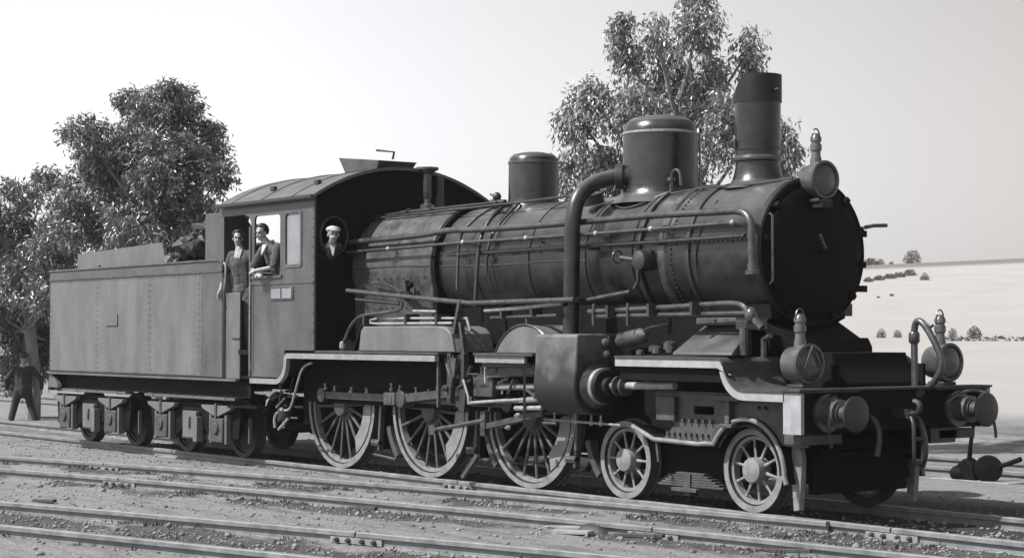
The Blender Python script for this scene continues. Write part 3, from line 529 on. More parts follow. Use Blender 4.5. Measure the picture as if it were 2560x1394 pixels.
for s in (1, -1):
    fn = (lambda m: m) if s == 1 else mir
    b1 = fn(MB().box(-8.0, -5.03, -1.43, -.72, 1.60, 1.63)).build('running_board', 'board', loco); b2 = fn(MB().box(-4.28, -3.10, -1.43, -.72, 1.60, 1.63)).build('running_board', 'board', loco)
    b3 = fn(strip(fr, -1.43, -.58, .022)).build('running_board', 'board', loco)
    fn(strip([(x, z-.012) for x, z in rear], -1.466, -1.40, .072)).build('valance_line', 'line', b1)
    fn(MB().box(-4.28, -3.29, -1.40, -1.36, 1.515, 1.598)).build('valance_line', 'line', b2)
    fn(strip([(x, z-.024) for x, z in fr[:-1]]+[(.98, 1.276)], -1.415, -1.37, .088)).build('valance_line', 'white', b3)
    fn(MB().box(-5.085, -5.05, -1.41, -1.37, .95, 1.515)).build('valance_post', 'dust', b1); fn(MB().bar((-3.31, -1.38, 1.51), (-3.42, -1.30, .85), .03, .03)).build('valance_post', 'dust', b2)
    fn(MB().box(-8.95, -3.06, -.965, -.95, .90, 1.595)).build('valance_shade_plate', 'black', b1); fn(MB().box(-1.6, .0, -1.355, -1.34, 1.36, 1.53)).build('valance_shade_plate', 'black', b3)  # long black sheet is added as shade over the upper driving wheels
    # splashers
    sb = [(-7.02, 1.63), (-6.97, 1.90), (-6.9, 1.955), (-5.12, 1.955), (-4.98, 1.93), (-4.88, 1.86), (-4.80, 1.63)]
    so = fn(MB().prism(sb, -1.34, -.72)).build('splasher', 'tender', loco, .015)
    fn(MB().box(-4.95, -4.70, -1.3, -1.22, 1.63, 1.80)).build('splasher_bracket', 'dust', so)
    ao = fn(MB().prism(arc(-3.45, 1.30, .66, 30, 150, 18), -1.28, -.72)).build('splasher', 'tender', loco, .012)
    fn(MB().tube([(x, -1.285, z) for x, z in arc(-3.45, 1.30, .668, 30, 150, 24)], .012, 6)).build('splasher_bead', 'pipe', ao)
    fn(MB().prism(arc(-8.2, .87, .98, 50, 130, 14), -1.05, -.72)).build('splasher', 'black', loco)
    # main frame
    fn(MB().box(-9.6, .98, -.66, -.62, .55, 1.55)).build('main_frame', 'black', loco)
    # frame plate and guide over the bogie
    fp = [(-1.42, 1.24), (-1.42, 1.05), (-1.10, .88), (-1.30, .72), (-.52, .72)]+arc(.03, .42, .585, 149, 32, 14)+[(.62, .72), (.9, .72), (.9, 1.24)]
    fpo = fn(sheet(fp, [rrect(-.80, -.48, 1.0, 1.09, .02)], -1.0, -.965)).build('frame_plate', 'dust', loco)
    m = MB()
    for x in np.arange(-1.2, -.55, .09): m.lathe([(.020, 0), (.020, .03)], (x, -1.0, .78), (0, -1, 0), 6)
    for x in np.arange(-.95, -.5, .11): m.lathe([(.022, 0), (.022, .035)], (x, -1.0, .93), (0, -1, 0), 6)
    for x, z in ((.2, 1.18), (.3, 1.18), (.2, 1.10), (.3, 1.10), (.62, .80), (.70, .86), (.62, .92)): m.lathe([(.022, 0), (.022, .035)], (x, -1.0, z), (0, -1, 0), 6)
    tag(fn(m).build('bolt_heads', 'iron', fpo), kind='stuff')
    fn(MB().box(-.42, .02, -1.12, -1.0, 1.16, 1.22).box(-.24, -.17, -1.08, -1.0, .92, 1.16).box(-.30, -.11, -1.1, -1.0, .88, .92)).build('spring_bracket', 'dust', fpo, .006)
    fn(MB().box(-1.35, -1.05, -1.06, -1.0, .92, 1.18)).build('steam_chest_cover', 'dust', fpo, .008)
    # buffer beam end
    fn(MB().box(.965, 1.21, -1.415, -1.37, .875, 1.276)).build('beam_end_plate', 'white', loco)
# --- drivers
def wheel_parts(Rw, hub, spokes, sw_, tname):
    TT = .062 if Rw > .6 else .072
    fc = MB().lathe([(Rw-TT+.002, -.0705), (Rw-TT+.004, -.0735), (Rw-.004, -.0735), (Rw-.001, -.0705)], (0, 0, 0), (0, 1, 0), 64, False).mesh('tyre_face', 'tyre')
    ty = MB().lathe([(Rw-TT, -.07), (Rw, -.07), (Rw, .05), (Rw+.028, .055), (Rw+.028, .075), (Rw-TT, .075), (Rw-TT, -.07)], (0, 0, 0), (0, 1, 0), 64, False).mesh('tyre', 'twheel')
    rim = MB().lathe([(Rw-.118, -.035), (Rw-TT-.012, -.038), (Rw-TT-.012, .05), (Rw-.118, .05), (Rw-.118, -.035)], (0, 0, 0), (0, 1, 0), 64, False).mesh(tname, 'tyre')
    hb = MB().lathe([(hub, .06), (hub, -.07), (hub*.93, -.10), (hub*.6, -.112), (.012, -.115)], (0, 0, 0), (0, 1, 0), 28).mesh('hub', 'tyre' if hub > .16 or Rw < .6 else 'spoke')
    m = MB(); m.tube([(hub*.85, 0, 0), (hub+.06, 0, 0), (Rw-.16, 0, 0), (Rw-.12, 0, 0)], [sw_*1.25, sw_*1.0, sw_*.85, sw_*1.2], 8)
    m.v = [(x, y*.8, z) for x, y, z in m.v]; sp_ = m.mesh('spoke', 'spoke' if Rw > .6 else 'tyre')
    return ty, rim, hb, sp_, fc
DR = wheel_parts(.87, .155, 18, .023, 'driving_wheel'); BR = wheel_parts(.44, .135, 10, .017, 'bogie_wheel')
def recolour(me_, m_):
    c = me_.copy(); c.materials[0] = M[m_]; return c
TWP = (recolour(BR[0], 'twheel'), recolour(BR[1], 'twheel'), MB().lathe([(.37, .03), (.37, -.02), (.30, -.01), (.17, -.04), (.15, -.09), (.13, -.115), (.012, -.12)], (0, 0, 0), (0, 1, 0), 36).mesh('wheel_disc', 'twheel'), BR[3])
CA = R(153)
def put_wheel(name, parts, n, x, y, z, ph, cw=False, ca=CA, R_=.87):
    s = -1 if y < 0 else 1
    wo = inst(name, parts[1], loco, (x, y, z), (0, 0, 0 if s < 0 else math.pi))
    inst('tyre', parts[0], wo); inst('hub', parts[2], wo)
    if len(parts) > 4: inst('tyre_face', parts[4], wo)
    for k in range(n): inst('spoke', parts[3], wo, (0, -.01, 0), (0, ph+2*math.pi*k/n, 0))
    if cw:
        a0 = math.degrees(ca)+180; pl = arc(0, 0, R_-.13, a0-34, a0+34, 12); pl += list(reversed(arc(0, 0, R_-.33, a0-26, a0+26, 8)))
        MB().prism(pl, -.045, .03).build('counterweight', 'tyre', wo, .006)
        MB().lathe([(.075, 0), (.075, -.12), (.05, -.13), (.05, -.22)], (.31*math.cos(ca), 0, .31*math.sin(ca)), (0, 1, 0), 14).build('crank_pin', 'rod', wo)
    return wo
DX = (-3.83, -5.99, -8.18)
for x in DX:
    put_wheel('driving_wheel', DR, 18, x, -.83, .87, .1+x, True); put_wheel('driving_wheel', DR, 18, x, .83, .87, .2+x, True, CA+R(90))
    MB().tube([(x, -.8, .87), (x, .8, .87)], .09, 12).build('axle', 'black', loco)
for x in (0, -2.06):
    for y in (-.83, .83): put_wheel('bogie_wheel', BR, 10, x, y, .44, .2+x)
    MB().tube([(x, -.8, .44), (x, .8, .44)], .07, 12).build('axle', 'black', loco)
# --- rods and valve gear on both sides
def rod(a, b, w0, h, y, bosses, r=.10, m='rod', name='coupling_rod', par=loco, fn=lambda m: m):
    mb = MB().bar((a[0], y, a[1]), (b[0], y, b[1]), w0, h)
    for p in bosses: mb.lathe([(r, -w0*.8), (r, w0*.8)], (p[0], y, p[1]), (0, 1, 0), 18)
    return fn(mb).build(name, m, par, .004)
px, pz = .31*math.cos(CA), .31*math.sin(CA)
for fn in (lambda m: m, mir):
    if fn is mir: fn = lambda m: mir(m)
    P3, P2, P1 = [(x+px, .87+pz) for x in DX]
    rod(P1, P3, .05, .10, -1.02, (P1, P2, P3), .10, 'rod', 'coupling_rod', loco, fn)
    fn(MB().box(P2[0]-.36, P2[0]-.10, -1.20, -1.09, .93, 1.09).box(P2[0]-.22, P2[0]-.16, -1.21, -1.20, .95, 1.07)).build('big_end', 'dust', loco, .01)
    rod((P2[0]-.1, P2[1]), (-4.35, 1.19), .055, .11, -1.14, (P2, (-4.35, 1.19)), .11, 'rod', 'connecting_rod', loco, fn)
    xh = fn(MB().box(-4.55, -4.15, -1.24, -1.06, 1.09, 1.33)).build('crosshead', 'rod', loco, .015)
    for z in (1.05, 1.36): fn(MB().bar((-5.0, -1.15, z-.03), (-3.05, -1.15, z+.03), .08, .055)).build('slide_bar', 'rod', loco, .005)
    fn(MB().tube([(-4.2, -1.15, 1.215), (-3.0, -1.15, 1.25)], .04, 12)).build('piston_rod', 'bright', loco)
    fn(MB().tube([(-5.42, -1.22, .65), (-4.32, -1.22, .81)], .030, 8).box(-5.5, -5.36, -1.25, -1.19, .59, .71)).build('eccentric_rod', 'rod', loco)
    fn(MB().bar((-4.36, -1.2, .73), (-3.2, -1.2, .93), .05, .07).box(-4.40, -4.30, -1.24, -1.16, .62, .92)).build('valve_rod', 'rod', loco, .004)
    fn(MB().box(-4.98, -4.90, -1.33, -1.25, 1.0, 1.62).box(-4.72, -4.66, -1.30, -1.22, 1.25, 1.66)).build('link_hanger', 'rod', loco, .006)
    # curved expansion link
    m = MB().prism(arc(-5.9, 1.2, 1.25, -14, 20, 10)+list(reversed(arc(-5.9, 1.2, 1.13, -14, 20, 10))), -1.28, -1.2); fn(m).build('expansion_link', 'pipe_dark', loco)
    fn(MB().bar((-4.95, -1.25, 1.72), (-4.78, -1.25, 2.28), .05, .08, (0, 1, 0)).bar((-4.72, -1.3, 2.0), (-4.62, -1.3, 1.6), .04, .06, (0, 1, 0))).build('lifting_arm', 'rod', loco, .005)
    fn(MB().bar((-4.25, -1.25, 1.38), (-3.15, -1.25, 1.45), .05, .12).bar((-4.25, -1.3, 1.48), (-3.3, -1.3, 1.50), .04, .05)).build('motion_bracket', 'dust', loco, .006)
    fn(MB().bar((-3.5, -1.3, 1.08), (-3.05, -1.3, 1.12), .05, .05).tube([(-3.62, -1.28, .98), (-3.1, -1.28, 1.0)], .03, 8)).build('valve_spindle', 'bright', loco)
    for k, (x, z, h) in enumerate(((-8.32, 1.08, .07), (-8.05, 1.07, .05), (-7.6, 1.06, .06), (-7.25, 1.06, .05), (-6.62, 1.10, .09), (-6.4, 1.10, .07), (-6.05, 1.07, .08), (-5.75, 1.07, .06), (-5.55, 1.08, .09), (-4.6, 1.36, .07), (-4.2, 1.36, .06), (-3.55, 1.16, .06))):
        fn(MB().lathe([(.012, 0), (.026, .01), (.028, h*.5), (.014, h*.6), (.012, h), (.02, h+.005), (.02, h+.02)], (x, -1.06-.02*(k % 3), z), ((k % 3-1)*.25, 0, 1), 8)).build('oil_cup', 'bright', loco)
    for x in (-8.18, -5.99, -3.83):
        m = MB()
        for k in range(5): m.box(x-.42+k*.07, x+.42-k*.07, -.80, -.70, 1.42+.022*k, 1.44+.022*k)
        fn(m).build('driver_spring', 'dust', loco)
    fn(MB().tube(soft([(-5.05, -1.30, 1.55), (-4.95, -1.33, 1.42), (-4.86, -1.33, 1.30), (-4.90, -1.31, 1.18)], 2), .022, 8)).build('lubricator_drive', 'dust', loco)
    fn(MB().prism([(-4.86, 1.56), (-4.74, 1.56), (-4.77, 1.36), (-4.82, 1.30)], -1.36, -1.31)).build('weigh_bar_bracket', 'dust', loco)
    fn(MB().tube([(-4.62, -1.33, 1.30), (-4.52, -1.33, 1.10), (-4.50, -1.33, 1.0)], .018, 6)).build('drop_link', 'bright', loco)
    fn(MB().tube([(-4.46, -1.33, 1.02), (-3.9, -1.31, 1.06), (-3.2, -1.31, 1.10)], .020, 8)).build('radius_rod', 'bright', loco)
    fn(MB().bar((-4.9, -1.24, .98), (-4.55, -1.24, 1.06), .04, .07)).build('union_link', 'rod', loco, .004)
    for x in (-4.75, -4.05, -3.5): fn(MB().tube([(x, -1.28, 1.52), (x+.03, -1.28, 1.40)], .022, 6)).build('hanger_bolt', 'dust', loco)
    rc = random.Random(77)
    for k in range(26):
        x = rc.uniform(-5.0, -3.15); z = rc.uniform(.62, 1.48); y = rc.uniform(-1.36, -1.12); l = rc.uniform(.08, .34); a = rc.choice((0, 0, 90, 90, 20, -25, 60))
        q = (x+l*math.cos(R(a)), y, z+l*math.sin(R(a))); rr = rc.uniform(.010, .022)
        if k % 3: fn(MB().tube([(x, y, z), q], rr, 8)).build('stay_rod', rc.choice(('rod', 'pipe', 'bright', 'pipe_dark')), loco)
        else: fn(MB().lathe([(rr*2.2, 0), (rr*2.2, .03), (rr, .034), (rr, .06)], (x, y, z), (0, -1, 0), 10)).build('link_pin', rc.choice(('rod', 'dust', 'bright')), loco)
    for k in range(14):
        x = rc.uniform(-9.7, -8.95); z = rc.uniform(.45, 1.1); l = rc.uniform(.12, .4); y = rc.uniform(-1.3, -1.0); a = rc.choice((85, 90, 100, 0, 30))
        fn(MB().tube(soft([(x, y, z), (x+.6*l*math.cos(R(a)), y, z+.6*l*math.sin(R(a))), (x+.6*l*math.cos(R(a))+.06, y+.02, z+l*math.sin(R(a)))], 1), rc.uniform(.010, .024), 8)).build('injector_pipe', rc.choice(('rod', 'pipe', 'bright', 'iron')), loco)
    fn(MB().lathe([(.05, 0), (.09, .02), (.09, .16), (.05, .2)], (-9.35, -1.15, .62), (.2, 0, 1), 14)).build('injector_body', 'rod', loco)
    for x, z in ((-7.0, 2.0), (-6.0, 2.02), (-5.3, 2.02), (-4.0, 2.10), (-3.4, 2.12), (-2.0, 2.09), (-1.3, 2.10), (-.6, 2.11)):
        fn(MB().box(x-.02, x+.02, -1.28 if x < -4.5 else -1.22, -1.06, z-.05, z+.09)).build('pipe_clip', 'pipe_dark', loco)
    # outside high pressure cylinder
    prof_c = [(-1.44, 1.84), (-.95, 1.84), (-.80, 1.6), (-.72, 1.0), (-.95, .92), (-1.22, .95)]
    prof_c = [(-1.44, 1.84), (-1.40, 1.86), (-.80, 1.86), (-.72, 1.0), (-.95, .95)]+[(-1.15+.33*math.cos(R(a)), 1.27+.33*math.sin(R(a))) for a in range(270, 160, -10)]+[(-1.455, 1.45)]
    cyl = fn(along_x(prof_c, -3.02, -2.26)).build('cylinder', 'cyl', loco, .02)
    for x, r in ((-2.25, .25), (-3.04, .25)):
        fn(MB().lathe([(r-.05, -.05), (r, -.04), (r, .03), (r-.03, .05), (r-.05, .07)] if x > -2.5 else [(r, -.03), (r, .03)], (x, -1.16, 1.27), (1, 0, 0), 36)).build('cylinder_cover', 'pipe', cyl)
    fn(MB().lathe([(.195, 0), (.195, .10), (.18, .12), (.10, .13), (.10, .20), (.05, .21)], (-2.19, -1.16, 1.27), (1, 0, 0), 32)).build('front_cover', 'smoke', cyl)
    fn(MB().lathe([(.196, .02), (.205, .025), (.205, .075), (.196, .08)], (-2.19, -1.16, 1.27), (1, 0, 0), 32, False)).build('cover_ring', 'bright', cyl)
    tr_ = fn(MB().tube([(-2.0, -1.16, 1.277), (-.92, -1.16, 1.305)], .042, 14)).build('tail_rod', 'bright', cyl)
    for x in (-1.86, -1.74): fn(MB().lathe([(.05, -.02), (.11, -.015), (.11, .015), (.05, .02)], (x, -1.16, 1.28), (1, 0, 0), 18, False)).build('gland', 'pipe', cyl)
    for x, z in ((-2.20, 1.62), (-2.20, 1.45), (-2.2, 1.76)): fn(MB().lathe([(.03, 0), (.05, .02), (.05, .08), (.02, .1)], (x-.06, -1.05, z), (1, 0, 0), 10)).build('relief_valve', 'dust', cyl)
    fn(MB().box(-2.30, -2.22, -1.0, -.8, 1.50, 1.84)).build('cylinder_flange', 'pipe', cyl)
    # brake gear hung between the drivers
    for x in (-7.08, -4.86, -2.86):
        bh = fn(MB().bar((x, -.92, 1.0), (x-.06, -.92, .30), .05, .07, (0, 1, 0)).box(x-.22, x-.02, -.97, -.90, .36, .44).tube([(x-.20, -.95, .40), (x-.02, -.95, .40)], .035, 8)).build('brake_hanger', 'dust', loco, .006)
        fn(MB().prism(arc(x+1.02 if x < -7 else x+1.03, .87, .99, 195, 222, 6)+list(reversed(arc(x+1.02, .87, .90, 195, 222, 6))), -.90, -.78)).build('brake_block', 'iron', bh)
    fn(MB().tube([(-7.25, -.95, .24), (-6.7, -.95, .20)], .018, 6)).build('brake_rod', 'dust', loco); fn(MB().bar((-4.8, -.98, .36), (-5.1, -1.0, .06), .05, .05)).build('sand_nozzle', 'dust', loco)
    fn(MB().tube([(-5.0, -.75, .28), (-3.0, -.75, .26)], .02, 6)).build('pull_rod', 'iron', loco)
    # cylinder drain gear beneath the cylinder
    m = MB().tube([(-3.3, -1.1, .86), (-1.9, -1.1, .84)], .014, 6)
    for x in (-3.1, -2.7, -2.42, -2.25): m.lathe([(.022, 0), (.022, .05), (.012, .06), (.012, .12)], (x, -1.1, .82), (0, 0, 1), 8)
    fn(m).build('drain_cocks', 'bright', loco)
    # bogie frame, arched guard over the leading wheel
    line = [(-1.78, .84), (-1.42, .71), (-.70, .69), (-.60, .70)]+arc(.03, .42, .56, 150, 0, 22)+[(.62, .34)]
    bf = fn(strip(line, -1.02, -.72, .018)).build('bogie_guard', 'black', loco)
    fn(MB().tube([(x, -1.03, z-.004) for x, z in line], .026, 8)).build('guard_lit_edge', 'tyre', bf); fn(MB().prism(arc(.03, .42, .56, 150, 0, 22)+list(reversed(arc(.03, .42, .475, 150, 0, 22))), -1.015, -1.0)).build('guard_side', 'black', bf)  # pale tube paints in the lit top edge of the guard
    fl = [(-2.5, .36), (-2.5, .56), (-1.6, .66), (-.62, .66)]+arc(.02, .44, .50, 150, 95, 6)+[(.1, .5), (.1, .36), (-.7, .30), (-1.4, .30)]
    fn(MB().prism(fl, -.70, -.66)).build('bogie_frame', 'black', bf)
    m = MB()
    for k in range(6): m.box(-1.55+k*.06, -.50-k*.06, -.86, -.76, .20+k*.026, .222+k*.026)
    fn(m).build('bogie_spring', 'dust', bf, .003)
    fn(MB().box(-1.25, -.85, -.93, -.85, .15, .19).box(-1.1, -1.0, -.88, -.75, .1, .34)).build('spring_buckle', 'dust', bf, .004)
    fn(MB().bar((-1.40, -1.0, .70), (-1.36, -1.0, .46), .03, .04, (0, 1, 0))).build('guard_stay', 'dust', bf)
    fn(MB().box(.86, 1.10, -1.30, -.72, .76, .86)).build('beam_gusset', 'dust', loco, .01)
    gi = [(.55, .74), (.66, .74), (.70, .62), (.69, .40), (.66, .07), (.58, .06), (.56, .30)]
    fn(MB().prism(gi, -.89, -.82)).build('guard_iron', 'tyre', loco, .006)
    # buffers
    bu = fn(MB().lathe([(.19, 1.12), (.19, 1.16), (.13, 1.165), (.125, 1.30), (.14, 1.305), (.14, 1.33), (.10, 1.335), (.10, 1.35)], (0, -.975, 1.075), (1, 0, 0), 28)).build('buffer', 'lamp', loco)
    fn(MB().lathe([(.06, 1.34), (.078, 1.34), (.078, 1.50), (.05, 1.52)], (0, -.975, 1.075), (1, 0, 0), 22)).build('buffer_plunger', 'dust', bu)
    fn(MB().lathe([(.05, 1.49), (.175, 1.505), (.178, 1.53), (.15, 1.545), (.02, 1.555)], (0, -.975, 1.075), (1, 0, 0), 36)).build('buffer_head', 'pipe_dark', bu)
MB().box(.98, 1.12, -1.37, 1.37, .878, 1.295).build('buffer_beam', 'black', loco, .008)
MB().box(.96, 1.22, -1.44, 1.44, 1.296, 1.318).build('front_platform', 'board', loco)
for y in (-.62, .62): MB().box(-.1, .98, y-.2, y+.2, 1.25, 1.295).build('platform_plate', 'black', loco)
MB().box(.2, .98, -1.36, -.6, 1.26, 1.278).build('platform_plate', 'black', loco)
hk = MB().bar((1.12, 0, 1.05), (1.36, 0, 1.05), .06, .09, (0, 0, 1)).tube(soft([(1.34, 0, 1.05), (1.46, 0, 1.06), (1.48, 0, 1.16), (1.40, 0, 1.18)]), .03, 8).build('coupling_hook', 'pipe_dark', loco)
m = MB()
for y in (-.07, .07): m.tube(soft([(1.40, y*.6, 1.02), (1.46, y, .95), (1.46, y, .62), (1.44, y*.7, .55)]), .02, 8)
m.tube([(1.46, -.08, .80), (1.46, .08, .80)], .025, 8).tube([(1.44, -.06, .55), (1.44, .06, .55)], .022, 8); m.build('screw_coupling', 'pipe_dark', hk)
gn = pipe('heating_pipe', [(1.02, .45, 1.05), (1.02, .45, 1.24), (1.01, .45, 1.86), (1.03, .45, 1.98), (1.09, .45, 2.00), (1.18, .45, 1.93), (1.31, .46, 1.73), (1.36, .47, 1.60), (1.35, .48, 1.48), (1.26, .48, 1.37), (1.17, .47, 1.30)], .036, 'pipe', loco, 2, 14)
MB().lathe([(.045, 0), (.058, .02), (.058, .10), (.045, .12)], (1.012, .45, 1.76), (0, 0, 1), 14).build('pipe_union', 'pipe', gn); MB().tube([(1.12, .45, 2.0), (1.24, .45, 1.93), (1.27, .45, 1.95)], .015, 6).build('cock_handle', 'pipe_dark', gn)
MB().lathe([(.05, 0), (.07, .02), (.06, .10), (.04, .14)], (1.05, .40, 1.22), (.8, 0, .5), 12).build('pipe_flange', 'pipe', gn)
pipe('brake_hose', [(1.12, .22, 1.0), (1.22, .22, 1.02), (1.32, .23, .90), (1.34, .25, .66), (1.26, .28, .50)], .032, 'pipe', loco, 2)
pipe('brake_hose', [(1.12, -.42, 1.02), (1.24, -.42, 1.02), (1.33, -.42, .86), (1.32, -.46, .64)], .03, 'pipe_dark', loco, 2)
pipe('chain', [(1.14, -.86, 1.26), (1.24, -1.02, 1.22), (1.30, -1.12, 1.02), (1.26, -1.08, .84), (1.2, -.98, .74)], .018, 'pipe', loco, 2, 6)
pipe('chain', [(1.14, .80, 1.14), (1.22, .90, 1.24), (1.34, .99, 1.28), (1.46, 1.05, 1.24)], .018, 'pipe', loco, 2, 6)
pipe('chain', [(1.50, 1.10, 1.0), (1.52, 1.12, .86), (1.53, 1.11, .78)], .016, 'pipe_dark', loco, 2, 6)
MB().add([(.98, .60, .88), (.98, 1.02, .88), (.98, .98, .72), (.98, .60, .72), (1.1, .60, .88), (1.1, 1.02, .88), (1.1, .98, .72), (1.1, .60, .72)], [(0, 1, 2, 3), (7, 6, 5, 4), (0, 4, 5, 1), (1, 5, 6, 2), (2, 6, 7, 3), (3, 7, 4, 0)]).build('hose_bracket', 'pipe_dark', loco)
MB().box(-9.5, 0.9, -.6, .6, .62, .66).build('frame_stay', 'black', loco)
MB().box(.60, .68, -.70, .70, .22, .80).build('far_wheel_blocker', 'black', loco, .01)  # black block added to keep the far leading wheel dark
MB().box(-7.9, -5.2, -.58, .58, .28, 1.8).build('ash_pan', 'black', loco)
MB().box(-5.9, -1.0, -.57, .57, 1.5, 2.2).build('boiler_gap_blocker', 'black', loco)  # black box added to shut out the bright gap beneath the boiler
MB().box(-2.9, .6, -.62, .62, .42, 1.2).build('inside_cylinders', 'black', loco)
MB().box(-4.9, -3.0, -.58, .58, .45, 1.3).build('motion_plate', 'black', loco)

# ================================================================== headlamps
def headlamp(loc, label, glossy='lamp', teardrop=False):
    t = thing('oil_headlamp', label, 'lamp', loc, 'oil lamps on the front of the locomotive')
    b = MB().lathe([(.10, -.20), (.165, -.17), (.185, -.05), (.19, .03), (.19, .06)], (0, 0, .24), (1, 0, 0), 32).build('lamp_body', glossy, t)
    MB().lathe([(.165, .05), (.205, .055), (.205, .095), (.175, .10), (.165, .08)], (0, 0, .24), (1, 0, 0), 32, False).build('lens_rim', 'pipe', t)
    MB().lathe([(.17, .055), (.16, .085), (.10, .11), (.01, .12)], (0, 0, .24), (1, 0, 0), 32).build('lens', 'lens', t)
    MB().lathe([(.065, .40), (.06, .47), (.05, .50), (.05, .55), (.062, .56), (.062, .62), (.05, .63), (.05, .655), (.062, .66), (.058, .70), (.03, .74), (.01, .745)], (-.05, 0, 0), (0, 0, 1), 20).build('lamp_chimney', 'lamp', t)
    MB().tube([(-.05, .062*math.cos(R(a)), .68+.115*math.sin(R(a))) for a in range(0, 181, 15)], .008, 6).build('carrying_handle', 'pipe', t)
    MB().box(-.14, .08, -.10, .10, 0, .035).box(-.10, .05, -.05, .05, .035, .08).build('lamp_foot', 'pipe_dark', t, .006)
    if teardrop:
        for s in (-1, 1): MB().bar((.125, 0, .42), (.125, s*.12, .20), .012, .018, (1, 0, 0)).build('lens_guard', 'pipe', t)
    return t
headlamp((.12, -.02, 3.26), 'oil headlamp mounted on top of the smokebox below the sky')
headlamp((.86, -1.02, 1.32), 'glossy oil headlamp on the platform above the near buffer', 'lamp', True)
headlamp((.98, .95, 1.32), 'oil headlamp at the far end of the buffer beam beside the bent pipe')
MB().box(-.02, .24, -.10, .06, 3.20, 3.255).build('lamp_bracket', 'smoke', loco)

